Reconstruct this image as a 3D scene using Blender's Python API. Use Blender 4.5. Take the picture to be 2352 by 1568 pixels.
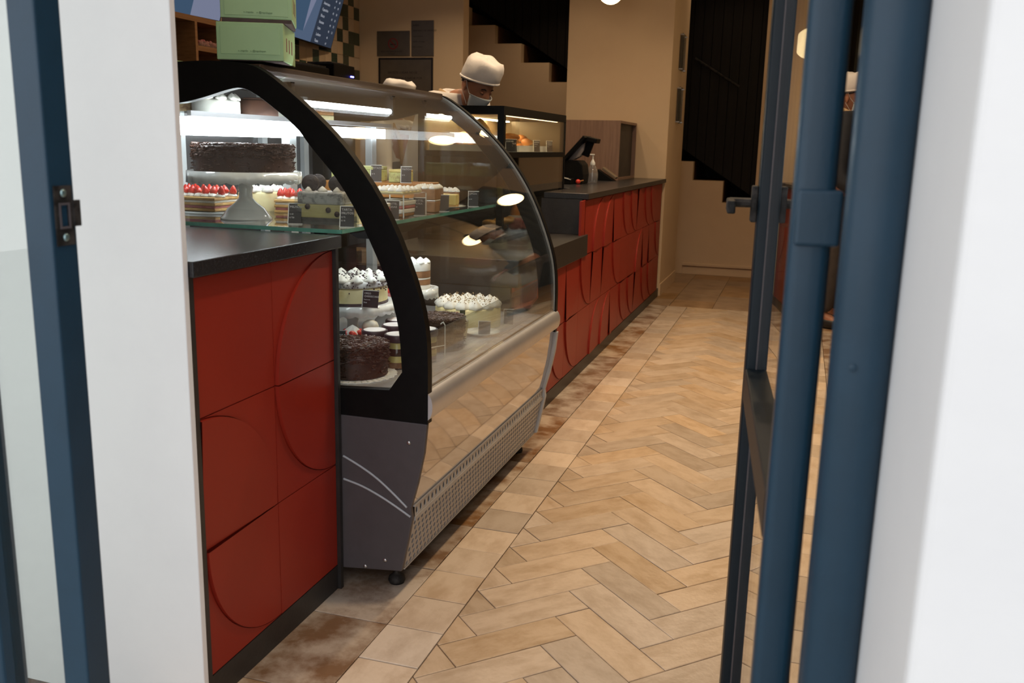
import bpy, bmesh, math, random
from math import sin, cos, pi, radians, sqrt, atan2
from mathutils import Vector, Matrix
from mathutils.geometry import tessellate_polygon

for o in list(bpy.data.objects): bpy.data.objects.remove(o)
SC = bpy.context.scene
COL = SC.collection
R = random.Random(7)

# ------------------------------------------------------------------ camera
def make_camera():
    yaw, pitch, roll, F = .29575026, .21019233, -.02387309, 2104.14
    f = Vector((-sin(yaw)*cos(pitch), cos(yaw)*cos(pitch), -sin(pitch)))
    r = Vector((cos(yaw), sin(yaw), 0)); d = f.cross(r)
    r2 = r*cos(roll)+d*sin(roll); d2 = -r*sin(roll)+d*cos(roll)
    cd = bpy.data.cameras.new('camera'); c = bpy.data.objects.new('camera', cd); COL.objects.link(c)
    m = Matrix(((r2.x, -d2.x, -f.x, 0), (r2.y, -d2.y, -f.y, 0), (r2.z, -d2.z, -f.z, 1.2), (0, 0, 0, 1)))
    c.matrix_world = m
    cd.sensor_width = 36; cd.lens = F/2352*36; cd.clip_start = .05
    cd.dof.use_dof = True; cd.dof.focus_distance = 3.1; cd.dof.aperture_fstop = 6.0
    SC.camera = c
make_camera()

# ------------------------------------------------------------------ world, exposure, unseen ceiling lights
W = bpy.data.worlds.new('world'); SC.world = W; W.use_nodes = True
bg = W.node_tree.nodes['Background']; bg.inputs[0].default_value = (1.0, .965, .965, 1); bg.inputs[1].default_value = 1.72
SC.view_settings.view_transform = 'Standard'; SC.view_settings.look = 'None'
SC.view_settings.exposure = 0.0; SC.view_settings.gamma = 1; SC.view_settings.use_curve_mapping = False

def area(name, loc, size, power, col, rot=(0, 0, 0), shape='DISK', spread=180):
    l = bpy.data.lights.new(name, 'AREA'); l.energy = power; l.color = col; l.shape = shape; l.size = size; l.spread = radians(spread)
    if shape == 'RECTANGLE': l.size, l.size_y = size if isinstance(size, tuple) else (size, size)
    o = bpy.data.objects.new(name, l); o.location = loc; o.rotation_euler = rot; COL.objects.link(o); return o
WARM = (1.0, .74, .47)
UNSEEN_DOWNLIGHTS = [(-.35, 2.35, 10), (-.35, 3.7, 15), (-.35, 5.1, 15), (-.45, 6.3, 9), (-2.4, 4.6, 5), (-2.7, 6.2, 9), (-1.7, 6.6, 5), (-1.55, 4.6, 6), (-2.3, 8.5, 3), (-.75, 8.7, .8), (.9, 4.2, 6)]  # floor row follows the lit floor; stair and service lamps added as unseen fill
CEIL = 2.9
for i, (x, y, p) in enumerate(UNSEEN_DOWNLIGHTS):
    area('unseen_downlight', (x, y, CEIL-.03), .12, p, WARM, spread=125)

# ------------------------------------------------------------------ helpers
class MB:
    def __init__(s): s.v = []; s.f = []
    def add(s, vs, fs):
        n = len(s.v); s.v += [tuple(a) for a in vs]; s.f += [tuple(i+n for i in q) for q in fs]; return s
    def box(s, x0, x1, y0, y1, z0, z1):
        return s.add([(x0,y0,z0),(x1,y0,z0),(x1,y1,z0),(x0,y1,z0),(x0,y0,z1),(x1,y0,z1),(x1,y1,z1),(x0,y1,z1)],
                     [(0,3,2,1),(4,5,6,7),(0,1,5,4),(1,2,6,5),(2,3,7,6),(3,0,4,7)])
    def cbox(s, c, d, rz=0, M=None):
        vs = [Vector((sx*d[0]/2, sy*d[1]/2, sz*d[2]/2)) for sx, sy, sz in ((-1,-1,-1),(1,-1,-1),(1,1,-1),(-1,1,-1),(-1,-1,1),(1,-1,1),(1,1,1),(-1,1,1))]
        m = M if M is not None else Matrix.Rotation(rz, 3, 'Z')
        return s.add([(m@v)+Vector(c) for v in vs], [(0,3,2,1),(4,5,6,7),(0,1,5,4),(1,2,6,5),(2,3,7,6),(3,0,4,7)])
    def lathe(s, prof, n=24, c=(0,0,0), ripple=0, k=6, twist=0):
        base = len(s.v); cx, cy, cz = c; m = len(prof)
        for j, (r, z) in enumerate(prof):
            for i in range(n):
                a = 2*pi*i/n + twist*z; rr = r*(1+ripple*cos(k*2*pi*i/n))
                s.v.append((cx+rr*cos(a), cy+rr*sin(a), cz+z))
        for j in range(m-1):
            for i in range(n):
                a = base+j*n+i; b = base+j*n+(i+1) % n
                s.f.append((a, b, b+n, a+n))
        if prof[0][0] > 1e-6: s.f.append(tuple(base+i for i in reversed(range(n))))
        if prof[-1][0] > 1e-6: s.f.append(tuple(base+(m-1)*n+i for i in range(n)))
        return s
    def prism(s, outer, a0, a1, axis='y', holes=()):
        # outer, holes: 2-D loops in the plane normal to axis: (x,z) for y, (y,z) for x, (x,y) for z
        loops = [list(outer)]+[list(h) for h in holes]
        def P(p, a): return (p[0], a, p[1]) if axis == 'y' else (a, p[0], p[1]) if axis == 'x' else (p[0], p[1], a)
        tris = tessellate_polygon([[Vector((p[0], p[1], 0)) for p in l] for l in loops])
        flat = [p for l in loops for p in l]; n = len(flat); b = len(s.v)
        s.v += [P(p, a0) for p in flat]+[P(p, a1) for p in flat]
        for t in tris:
            s.f.append((b+t[0], b+t[1], b+t[2])); s.f.append((b+n+t[2], b+n+t[1], b+n+t[0]))
        k = 0
        for l in loops:
            m = len(l)
            for i in range(m):
                i2 = (i+1) % m; s.f.append((b+k+i, b+k+i2, b+n+k+i2, b+n+k+i))
            k += m
        return s
    def tube(s, path, r, n=8, caps=True):
        path = [Vector(p) for p in path]; b = len(s.v); up = Vector((.13, .21, .97))
        rr = r if isinstance(r, (list, tuple)) else [r]*len(path)
        for i, p in enumerate(path):
            t = (path[min(i+1, len(path)-1)]-path[max(i-1, 0)]).normalized()
            u = t.cross(up).normalized(); w = t.cross(u)
            for j in range(n):
                a = 2*pi*j/n; s.v.append(tuple(p+(u*cos(a)+w*sin(a))*rr[i]))
        for i in range(len(path)-1):
            for j in range(n):
                a = b+i*n+j; c = b+i*n+(j+1) % n; s.f.append((a, c, c+n, a+n))
        if caps:
            s.f.append(tuple(b+j for j in range(n))); s.f.append(tuple(b+(len(path)-1)*n+j for j in reversed(range(n))))
        return s
    def strip(s, prof, y0, y1, t):
        # thick sheet following an (x,z) profile, extruded along y; t = thickness inward (to the left of travel)
        m = len(prof); nn = []
        for i in range(m):
            a = Vector(prof[max(i-1, 0)]); c = Vector(prof[min(i+1, m-1)]); d = (c-a).normalized(); nn.append(Vector((-d.y, d.x)))
        ins = [(prof[i][0]+nn[i].x*t, prof[i][1]+nn[i].y*t) for i in range(m)]
        b = len(s.v)
        for y in (y0, y1):
            s.v += [(p[0], y, p[1]) for p in prof]+[(p[0], y, p[1]) for p in ins]
        N = 2*m
        for i in range(m-1):
            s.f += [(b+i, b+i+1, b+N+i+1, b+N+i), (b+m+i, b+N+m+i, b+N+m+i+1, b+m+i+1), (b+i, b+m+i, b+m+i+1, b+i+1), (b+N+i, b+N+i+1, b+N+m+i+1, b+N+m+i)]
        s.f += [(b, b+N, b+N+m, b+m), (b+m-1, b+2*m-1, b+N+2*m-1, b+N+m-1)]
        return s
    def blob(s, c, r, n=8, sq=1.0, jit=0, rnd=None):
        prof = [(r*sin(pi*j/n), -r*sq*cos(pi*j/n)) for j in range(n+1)]; prof[0] = (0, -r*sq); prof[-1] = (0, r*sq)
        return s.lathe([(max(p[0], 1e-5), p[1]) for p in prof], n+2, c)

def mesh(name, mb, smooth=False):
    me = bpy.data.meshes.new(name); me.from_pydata(mb.v, [], mb.f); me.validate(); 
    bm = bmesh.new(); bm.from_mesh(me); bmesh.ops.recalc_face_normals(bm, faces=bm.faces); bm.to_mesh(me); bm.free()
    if smooth:
        for p in me.polygons: p.use_smooth = True
    return me
def obj(name, mb, mt=None, parent=None, loc=None, rot=None, smooth=False, bevel=0, seg=2, kind=None, label=None, w=False, auto=None):
    me = mb if isinstance(mb, bpy.types.Mesh) else mesh(name, mb, smooth)
    if mt is not None and not me.materials: me.materials.append(mt)
    o = bpy.data.objects.new(name, me); COL.objects.link(o)
    if parent is not None: o.parent = parent
    if w and parent is not None: o.location = -parent.location
    if loc is not None: o.location = loc
    if rot is not None: o.rotation_euler = rot
    if bevel:
        b = o.modifiers.new('bevel', 'BEVEL'); b.width = bevel; b.segments = seg; b.limit_method = 'ANGLE'; b.angle_limit = radians(35)
    if auto:
        b = o.modifiers.new('split', 'EDGE_SPLIT'); b.split_angle = radians(auto)
    if kind: o['kind'] = kind
    if label: o['label'] = label
    return o
def tag(o, label, cat, group=None):
    o['label'] = label; o['category'] = cat
    if group: o['group'] = group
    return o
def thing(name, label, cat, loc=(0,0,0), rz=0, group=None):
    o = bpy.data.objects.new(name, None); o.empty_display_size = .05; COL.objects.link(o); o.location = loc; o.rotation_euler = (0, 0, rz)
    return tag(o, label, cat, group)
def dup(o, parent=None):
    c = o.copy(); COL.objects.link(c)
    if parent is not None: c.parent = parent
    for ch in list(o.children): dup(ch, c)
    return c
def copy_thing(o, label, loc, rz=None, group=None):
    c = dup(o); c.location = loc; c['label'] = label
    if rz is not None: c.rotation_euler = (0, 0, rz)
    if group: c['group'] = group
    return c
def struct(name, mb, mt, parent=None, **k):
    return obj(name, mb, mt, parent, kind=None if parent else 'structure', **k)

# ------------------------------------------------------------------ materials
def mat(name, col, rough=.5, metal=0, spec=.5, emit=None, es=0, noise=None, bump=None, rnd=0, coat=0, grain=None):
    m = bpy.data.materials.new(name); m.use_nodes = True; nt = m.node_tree; b = nt.nodes['Principled BSDF']
    b.inputs['Base Color'].default_value = (*col, 1); b.inputs['Roughness'].default_value = rough; b.inputs['Metallic'].default_value = metal
    b.inputs['Specular IOR Level'].default_value = spec
    if coat: b.inputs['Coat Weight'].default_value = coat; b.inputs['Coat Roughness'].default_value = .08
    if emit: b.inputs['Emission Color'].default_value = (*emit, 1); b.inputs['Emission Strength'].default_value = es
    tc = None
    def coords(scale=(1,1,1)):
        tc = nt.nodes.new('ShaderNodeTexCoord'); oi = nt.nodes.new('ShaderNodeObjectInfo'); mp = nt.nodes.new('ShaderNodeMapping')
        mu = nt.nodes.new('ShaderNodeMath'); mu.operation = 'MULTIPLY'; mu.inputs[1].default_value = 57.0
        nt.links.new(oi.outputs['Random'], mu.inputs[0]); nt.links.new(tc.outputs['Object'], mp.inputs[0]); nt.links.new(mu.outputs[0], mp.inputs['Location'])
        mp.inputs['Scale'].default_value = scale; return mp.outputs[0], oi
    cur = None
    if noise:
        sc, c2, lo, hi = noise[:4]; stretch = noise[4] if len(noise) > 4 else (1,1,1)
        co, oi = coords(stretch)
        n = nt.nodes.new('ShaderNodeTexNoise'); n.inputs['Scale'].default_value = sc; n.inputs['Detail'].default_value = 6; n.inputs['Roughness'].default_value = .65
        nt.links.new(co, n.inputs['Vector'])
        mr = nt.nodes.new('ShaderNodeMapRange'); mr.inputs[1].default_value = lo; mr.inputs[2].default_value = hi; nt.links.new(n.outputs[0], mr.inputs[0])
        mx = nt.nodes.new('ShaderNodeMix'); mx.data_type = 'RGBA'; mx.inputs[6].default_value = (*col, 1); mx.inputs[7].default_value = (*c2, 1)
        nt.links.new(mr.outputs[0], mx.inputs[0]); cur = mx.outputs[2]
    if rnd:
        oi = nt.nodes.new('ShaderNodeObjectInfo'); mr = nt.nodes.new('ShaderNodeMapRange'); mr.inputs[3].default_value = 1-rnd; mr.inputs[4].default_value = 1+rnd
        nt.links.new(oi.outputs['Random'], mr.inputs[0])
        hs = nt.nodes.new('ShaderNodeHueSaturation'); nt.links.new(mr.outputs[0], hs.inputs['Value'])
        if cur: nt.links.new(cur, hs.inputs['Color'])
        else: hs.inputs['Color'].default_value = (*col, 1)
        m2 = nt.nodes.new('ShaderNodeMath'); m2.operation = 'MULTIPLY'; m2.inputs[1].default_value = 7.13; nt.links.new(oi.outputs['Random'], m2.inputs[0])
        m3 = nt.nodes.new('ShaderNodeMath'); m3.operation = 'FRACT'; nt.links.new(m2.outputs[0], m3.inputs[0])
        m4 = nt.nodes.new('ShaderNodeMapRange'); m4.inputs[3].default_value = .75; m4.inputs[4].default_value = 1.12; nt.links.new(m3.outputs[0], m4.inputs[0]); nt.links.new(m4.outputs[0], hs.inputs['Saturation'])
        cur = hs.outputs[0]
    if cur: nt.links.new(cur, b.inputs['Base Color'])
    if bump:
        sc, st = bump[:2]; co, oi = coords(bump[2] if len(bump) > 2 else (1,1,1))
        n = nt.nodes.new('ShaderNodeTexNoise'); n.inputs['Scale'].default_value = sc; n.inputs['Detail'].default_value = 4; nt.links.new(co, n.inputs['Vector'])
        bp = nt.nodes.new('ShaderNodeBump'); bp.inputs['Strength'].default_value = st; bp.inputs['Distance'].default_value = .01
        nt.links.new(n.outputs[0], bp.inputs['Height']); nt.links.new(bp.outputs[0], b.inputs['Normal'])
    return m
def glass(name, tint=(.97, .99, .98), f0=.045, rough=0.0, haze=0.0):
    m = bpy.data.materials.new(name); m.use_nodes = True; nt = m.node_tree; nt.nodes.clear()
    N = nt.nodes.new; L = nt.links.new
    out = N('ShaderNodeOutputMaterial'); tr = N('ShaderNodeBsdfTransparent'); tr.inputs[0].default_value = (*tint, 1)
    gl = N('ShaderNodeBsdfGlossy'); gl.inputs['Roughness'].default_value = rough; gl.inputs[0].default_value = (1, 1, 1, 1)
    g = N('ShaderNodeNewGeometry'); dt = N('ShaderNodeVectorMath'); dt.operation = 'DOT_PRODUCT'; L(g.outputs['Normal'], dt.inputs[0]); L(g.outputs['Incoming'], dt.inputs[1])
    ab = N('ShaderNodeMath'); ab.operation = 'ABSOLUTE'; L(dt.outputs['Value'], ab.inputs[0])
    sb = N('ShaderNodeMath'); sb.operation = 'SUBTRACT'; sb.use_clamp = True; sb.inputs[0].default_value = 1; L(ab.outputs[0], sb.inputs[1])
    pw = N('ShaderNodeMath'); pw.operation = 'POWER'; pw.inputs[1].default_value = 5; L(sb.outputs[0], pw.inputs[0])
    ml = N('ShaderNodeMath'); ml.operation = 'MULTIPLY_ADD'; ml.inputs[1].default_value = 1-f0; ml.inputs[2].default_value = f0; L(pw.outputs[0], ml.inputs[0])
    mx = N('ShaderNodeMixShader'); L(ml.outputs[0], mx.inputs[0]); L(tr.outputs[0], mx.inputs[1]); L(gl.outputs[0], mx.inputs[2])
    last = mx
    if haze:
        df = N('ShaderNodeBsdfDiffuse'); df.inputs[0].default_value = (.8, .82, .8, 1); m2 = N('ShaderNodeMixShader'); m2.inputs[0].default_value = haze
        L(mx.outputs[0], m2.inputs[1]); L(df.outputs[0], m2.inputs[2]); last = m2
    L(last.outputs[0], out.inputs[0]); return m
def emis(name, col, s):
    m = bpy.data.materials.new(name); m.use_nodes = True; nt = m.node_tree; nt.nodes.clear()
    e = nt.nodes.new('ShaderNodeEmission'); e.inputs[0].default_value = (*col, 1); e.inputs[1].default_value = s
    o = nt.nodes.new('ShaderNodeOutputMaterial'); nt.links.new(e.outputs[0], o.inputs[0]); return m

TRAV = mat('travertine', (.555, .425, .30), .33, noise=(9, (.42, .30, .19), .42, .68, (1, 2.2, 1)), bump=(60, .12), rnd=.13, spec=.4)
TRAVB = mat('travertine_border', (.61, .49, .37), .33, noise=(8, (.48, .36, .25), .45, .7, (2, 1, 1)), bump=(60, .12), rnd=.16, spec=.4)
TRAVD = mat('travertine_worn', (.52, .42, .32), .36, noise=(7, (.22, .115, .05), .38, .60), bump=(40, .15), rnd=.12, spec=.4)
TRAVF = mat('travertine_far_shaded', (.34, .21, .11), .36, noise=(7, (.24, .14, .065), .42, .66), bump=(40, .12), rnd=.1, spec=.4)  # browner stone, darkened further for the shade on the far floor
GROUT = mat('grout', (.10, .055, .03), .9, noise=(60, (.05, .025, .015), .4, .6))
PAVE = mat('pavement', (.42, .42, .41), .8, noise=(20, (.34, .34, .33), .4, .6), bump=(80, .2))
WHITE = mat('white_paint', (.84, .84, .85), .6, noise=(3, (.80, .80, .815), .4, .7), bump=(35, .05))
BEIGE = mat('beige_paint', (.70, .53, .35), .75, noise=(2, (.66, .49, .32), .4, .7), bump=(40, .04))
CEILM = mat('ceiling_paint', (.62, .55, .45), .8, noise=(2, (.58, .51, .42), .4, .7))
BLUE = mat('blue_powder_coat', (.0085, .036, .066), .40, spec=.38, noise=(14, (.0075, .032, .058), .4, .7), bump=(220, .04), coat=.05)
BLUED = mat('blue_powder_coat_dark', (.006, .013, .020), .45, spec=.25, noise=(14, (.005, .011, .017), .4, .7), bump=(220, .04))
HARD = mat('dark_hardware', (.010, .010, .010), .6, spec=.2, noise=(40, (.04, .036, .034), .4, .6))
STEELB = mat('screw_steel', (.35, .50, .52), .3, .8, noise=(50, (.25, .38, .4), .4, .6))
BLACKW = mat('black_laminate', (.022, .020, .020), .42, noise=(30, (.030, .027, .026), .4, .7), bump=(120, .05))
BLACKT = mat('black_granite', (.022, .022, .025), .25, noise=(180, (.035, .035, .038), .52, .62), spec=.55)
BLKPL = mat('black_plastic', (.004, .004, .0042), .45, spec=.14, noise=(30, (.006, .006, .006), .4, .7))
RED = mat('red_lacquer', (.29, .023, .012), .40, spec=.3, noise=(3, (.265, .021, .011), .4, .7))
REDR = RED
GREYP = mat('grey_plastic', (.080, .072, .079), .45, spec=.35, noise=(18, (.072, .065, .071), .4, .7), bump=(150, .03))
GREYL = mat('light_grey_plastic', (.42, .45, .49), .4, noise=(18, (.38, .41, .45), .4, .7))
GRILM = mat('grey_grille', (.40, .40, .41), .4, .15, noise=(18, (.36, .36, .37), .4, .7))
PANEL = mat('polished_steel', (.60, .575, .575), .055, .8, noise=(3, (.57, .54, .53), .4, .7))
TRIMM = mat('satin_aluminium', (.60, .60, .62), .36, .6, noise=(9, (.55, .55, .57), .4, .7))
STEEL = mat('brushed_steel', (.55, .56, .58), .3, .9, noise=(20, (.48, .49, .5), .4, .6, (1, 20, 1)))
DECKM = mat('case_deck', (.42, .42, .44), .25, .3, noise=(12, (.36, .36, .38), .4, .7))
BACKM = mat('case_back', (.06, .058, .060), .16, .1, noise=(5, (.10, .095, .095), .4, .7))
ALU = mat('pale_aluminium', (.60, .64, .66), .35, .3, noise=(10, (.52, .56, .58), .4, .7, (1, 1, .05)))
GLASS = glass('clear_glass'); GLASSF = glass('front_glass', (.95, .97, .96), .042, haze=.006); GLASSD = glass('door_glass', (.90, .93, .92), .06)
ACR = glass('acrylic', (.95, .97, .97), .05, haze=.04)
GEDGE = mat('glass_edge_green', (.10, .34, .28), .15, noise=(20, (.14, .42, .35), .4, .6), spec=.8)
LEDW = emis('cool_led', (.90, .95, 1.0), 24.0); LEDB = emis('cool_led_soft', (.88, .93, 1.0), 8.0); LEDY = emis('warm_led', (1.0, .66, .30), 110.0)
OPAL = emis('opal_globe', (1.0, .72, .38), 9.0)
PORC = mat('white_porcelain', (.82, .84, .82), .12, noise=(5, (.78, .80, .78), .4, .7), coat=.5)
PLATE = mat('white_doily', (.82, .82, .84), .5, noise=(60, (.7, .7, .74), .4, .7))
CHOC = mat('chocolate', (.034, .014, .009), .5, spec=.3, noise=(40, (.055, .024, .014), .4, .65), bump=(60, .3))
CHOCS = mat('chocolate_shavings', (.085, .036, .022), .45, noise=(30, (.045, .017, .010), .4, .65))
CREAM = mat('whipped_cream', (.84, .82, .76), .55, noise=(25, (.76, .73, .64), .4, .7), bump=(40, .15))
CREAMO = mat('cookie_cream', (.60, .59, .57), .6, noise=(55, (.20, .19, .19), .5, .62), bump=(50, .3))
YEL = mat('custard', (.80, .68, .26), .5, noise=(20, (.70, .56, .18), .4, .7), bump=(40, .12))
PALEY = mat('cheesecake', (.84, .75, .42), .5, noise=(16, (.74, .58, .26), .45, .7), bump=(40, .1))
GREENC = mat('pistachio_cream', (.62, .66, .26), .55, noise=(45, (.36, .30, .12), .5, .66), bump=(60, .3))
DARKC = mat('cookie_base', (.035, .025, .028), .6, noise=(60, (.08, .06, .06), .45, .65), bump=(70, .4))
BROWNC = mat('sponge_brown', (.34, .17, .075), .6, noise=(35, (.20, .09, .04), .42, .66), bump=(60, .25))
ORANGE = mat('baked_orange', (.55, .24, .06), .5, noise=(30, (.34, .12, .03), .42, .66), bump=(50, .3))
PINK = mat('berry_cream', (.55, .20, .20), .5, noise=(25, (.36, .07, .09), .45, .65), bump=(40, .2))
STRAW = mat('strawberry', (.62, .035, .022), .25, noise=(60, (.75, .20, .12), .55, .7), bump=(90, .3), coat=.4)
PASTRY = mat('puff_pastry', (.66, .42, .15), .5, noise=(30, (.42, .22, .07), .42, .66, (1, 1, 5)), bump=(60, .3))
NUT = mat('nut_topping', (.52, .38, .20), .6, noise=(60, (.22, .12, .06), .45, .62), bump=(60, .4))
LIDW = mat('lid_disc', (.86, .86, .9), .35, noise=(20, (.8, .8, .85), .4, .7)); LIDK = mat('lid_rim', (.045, .030, .045), .35, noise=(20, (.06, .045, .06), .4, .7))
CARD = mat('black_card', (.030, .030, .034), .5, noise=(30, (.04, .04, .045), .4, .7)); CARDT = mat('card_print', (.78, .78, .80), .5, noise=(30, (.7, .7, .72), .4, .7))
GREENB = mat('mint_box_card', (.36, .56, .30), .45, noise=(6, (.33, .52, .275), .4, .7), bump=(20, .03)); BOXSHADE = mat('box_gap_shade', (.10, .065, .06), .8, noise=(20, (.07, .045, .04), .4, .6))
GREENP = mat('box_print', (.12, .22, .10), .5); BROWNP = mat('box_side_print', (.20, .06, .06), .5)
TILEG = mat('green_wall_tile', (.030, .055, .035), .2, noise=(12, (.022, .042, .026), .4, .7), rnd=.2, coat=.3); TILEB = mat('sand_wall_tile', (.56, .42, .28), .3, noise=(12, (.50, .37, .24), .4, .7), rnd=.1)
WOOD = mat('oak_shelf', (.38, .19, .085), .45, noise=(14, (.28, .13, .055), .4, .65, (1, .15, 6)), bump=(40, .06)); WOODD = mat('shelf_back', (.05, .035, .028), .7, noise=(14, (.035, .025, .02), .4, .6))
WOODG = mat('walnut_laminate', (.26, .16, .115), .5, noise=(12, (.19, .11, .078), .38, .66, (8, 8, .4)), bump=(40, .05))
STAIRW = mat('stair_wood', (.24, .12, .055), .5, noise=(14, (.10, .045, .02), .4, .65, (1, 6, 1)), bump=(40, .06)); VOID = mat('dark_slat', (.006, .005, .0045), .6, spec=.2, noise=(10, (.010, .008, .006), .4, .65, (4, 1, .2)))
PLAQ = mat('steel_plaque', (.17, .14, .11), .35, .5, noise=(4, (.12, .10, .08), .35, .7)); PLAQT = mat('plaque_print', (.03, .025, .025), .6); REDS = mat('sign_red', (.22, .015, .02), .5)
PLAQF = mat('plaque_frame', (.012, .010, .012), .4)
SKIN = mat('skin', (.46, .21, .12), .5, noise=(12, (.40, .17, .095), .4, .7), bump=(90, .05)); HAIR = mat('hair', (.015, .011, .010), .6, noise=(90, (.03, .022, .018), .4, .6, (1, 1, 6)), bump=(90, .3))
COTTON = mat('white_cotton', (.80, .77, .76), .8, noise=(8, (.74, .71, .70), .4, .7), bump=(14, .35)); TANS = mat('tan_strap', (.52, .36, .20), .8, noise=(30, (.46, .31, .17), .4, .6)); NET = mat('hair_net', (.34, .29, .26), .8, noise=(80, (.12, .09, .08), .42, .58), bump=(80, .4))
MASKM = mat('mask_fabric', (.66, .75, .80), .75, noise=(20, (.60, .69, .74), .4, .7)); NAVY = mat('navy_apron', (.018, .022, .032), .8, noise=(20, (.024, .028, .04), .4, .7), bump=(12, .3)); TROU = mat('grey_trousers', (.065, .055, .052), .85, noise=(20, (.05, .042, .04), .4, .7), bump=(12, .4)); SHOE = mat('black_shoe', (.012, .012, .012), .4)
EYEW = mat('eye', (.03, .018, .014), .3)
SCRB = emis('screen_blue', (.045, .082, .14), 1.0); SCRD = emis('screen_navy', (.028, .036, .055), 1.0); SCRL = emis('screen_pale', (.17, .19, .28), 1.0); SCRM = emis('screen_mid', (.075, .108, .175), 1.0); SCRT = emis('screen_text', (.34, .36, .41), 1.0); SCRG = emis('screen_green', (.25, .36, .05), 1.0); BLED = emis('blue_led', (.12, .12, 1.0), 12)

def text(name, body, size, mt, parent, loc, rot, align='LEFT', ext=.0004):
    cu = bpy.data.curves.new(name, 'FONT'); cu.body = body; cu.size = size; cu.extrude = ext; cu.align_x = align; cu.resolution_u = 2
    t = bpy.data.objects.new('tmp_text', cu); COL.objects.link(t)
    me = bpy.data.meshes.new_from_object(t); bpy.data.objects.remove(t)
    me.materials.clear(); me.materials.append(mt); me.name = name
    return obj(name, me, None, parent, loc=loc, rot=rot)

# ================================================================== FLOOR
X0, X1, Y0, Y1 = -.757, .073, 1.10, 7.165     # herringbone field
floor = struct('floor', MB().box(-4.3, 3.2, .98, 10.4, -.12, -.006), GROUT)
def clip(poly, x0, x1, y0, y1):
    def c(p, f, g):
        out = []
        for i in range(len(p)):
            a, b = p[i], p[(i+1) % len(p)]
            if f(a): out.append(a)
            if f(a) != f(b): out.append(g(a, b))
        return out
    def ix(v): return lambda a, b: (v, a[1]+(b[1]-a[1])*(v-a[0])/(b[0]-a[0]))
    def iy(v): return lambda a, b: (a[0]+(b[0]-a[0])*(v-a[1])/(b[1]-a[1]), v)
    for f, g in ((lambda p: p[0] > x0, ix(x0)), (lambda p: p[0] < x1, ix(x1)), (lambda p: p[1] > y0, iy(y0)), (lambda p: p[1] < y1, iy(y1))):
        poly = c(poly, f, g)
        if len(poly) < 3: return []
    return poly
def shrink(poly, d):
    n = len(poly); out = []
    ar = sum(poly[i][0]*poly[(i+1) % n][1]-poly[(i+1) % n][0]*poly[i][1] for i in range(n))
    if ar < 0: poly = poly[::-1]
    for i in range(n):
        p0, p1, p2 = (Vector(poly[(i+k) % n]) for k in (-1, 0, 1))
        e1 = (p1-p0); e2 = (p2-p1)
        if e1.length < 1e-6 or e2.length < 1e-6: continue
        e1.normalize(); e2.normalize(); n1 = Vector((-e1.y, e1.x)); n2 = Vector((-e2.y, e2.x))
        b = n1+n2; k = b.length
        if k < .2: b = n1; sc = d
        else: b /= k; sc = min(d/max(.3, b.dot(n1)), d*3)
        out.append(tuple(p1+b*sc))
    return out
def slab_mesh(poly, gap=.0015, top=0., cham=.0018, name='tile'):
    a = shrink(poly, gap); b = shrink(poly, gap+cham); n = len(a)
    if n != len(b) or n < 3: return None
    mb = MB(); mb.v = [(p[0], p[1], -.008) for p in a]+[(p[0], p[1], top-.0012) for p in a]+[(p[0], p[1], top) for p in b]
    for i in range(n):
        j = (i+1) % n; mb.f += [(i, j, n+j, n+i), (n+i, n+j, 2*n+j, 2*n+i)]
    mb.f.append(tuple(2*n+i for i in range(n)))
    return mesh(name, mb)
WT, LT = .1055, .3325
u = Vector((1, 1))/sqrt(2); v = Vector((1, -1))/sqrt(2)
Porg = Vector((-.515, 1.989))-u*LT
full_me = slab_mesh([(0, 0), (LT, 0), (LT, -WT), (0, -WT)], .0011); full_me.materials.append(TRAV)
cnt = 0
for i in range(-60, 60):
    for j in range(-8, 12):
        base = Porg+u*(WT*i+LT*j)+v*(-WT*i+LT*j)
        for k in (0, 1):
            if k == 0: o0, a, b = base, u*LT, v*WT; ang = pi/4
            else: o0, a, b = base+u*LT, v*LT, u*WT; ang = -pi/4
            poly = [tuple(o0), tuple(o0+a), tuple(o0+a+b), tuple(o0+b)]
            if max(p[0] for p in poly) < X0 or min(p[0] for p in poly) > X1 or max(p[1] for p in poly) < Y0 or min(p[1] for p in poly) > Y1: continue
            dz = R.uniform(-.0009, .0006)
            inside = all(X0 < p[0] < X1 and Y0 < p[1] < Y1 for p in poly)
            if inside:
                # v is u rotated by -90 deg: plank local frame x along, y down
                if k == 0: t = obj('tile', full_me, None, floor, loc=(o0.x, o0.y, dz), rot=(0, 0, pi/4+R.gauss(0, .002)))
                else:
                    q = o0+b; t = obj('tile', full_me, None, floor, loc=(q.x, q.y, dz), rot=(0, 0, -pi/4+R.gauss(0, .002)))
                cnt += 1
            else:
                p = clip(poly, X0, X1, Y0, Y1)
                if len(p) < 3: continue
                c = Vector((sum(a[0] for a in p)/len(p), sum(a[1] for a in p)/len(p)))
                ar = abs(sum(p[q][0]*p[(q+1) % len(p)][1]-p[(q+1) % len(p)][0]*p[q][1] for q in range(len(p))))/2
                if ar < 2e-4: continue
                m = slab_mesh([tuple(Matrix.Rotation(-ang, 2)@(Vector(a)-c)) for a in p])
                if m is None: continue
                m.materials.append(TRAV); obj('tile', m, None, floor, loc=(c.x, c.y, dz), rot=(0, 0, ang)); cnt += 1
def rect_tiles(x0, x1, y0, nx, ny, sx, sy, mt, name='tile', jy=0):
    m = slab_mesh([(0, 0), (sx, 0), (sx, sy), (0, sy)]); m.materials.append(mt)
    for a in range(nx):
        for b in range(ny):
            obj(name, m, None, floor, loc=(x0+a*sx, y0+b*sy, R.uniform(-.001, .0005)), rot=(0, 0, R.gauss(0, .0015)))
BY = 1.955-.1625*5
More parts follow.
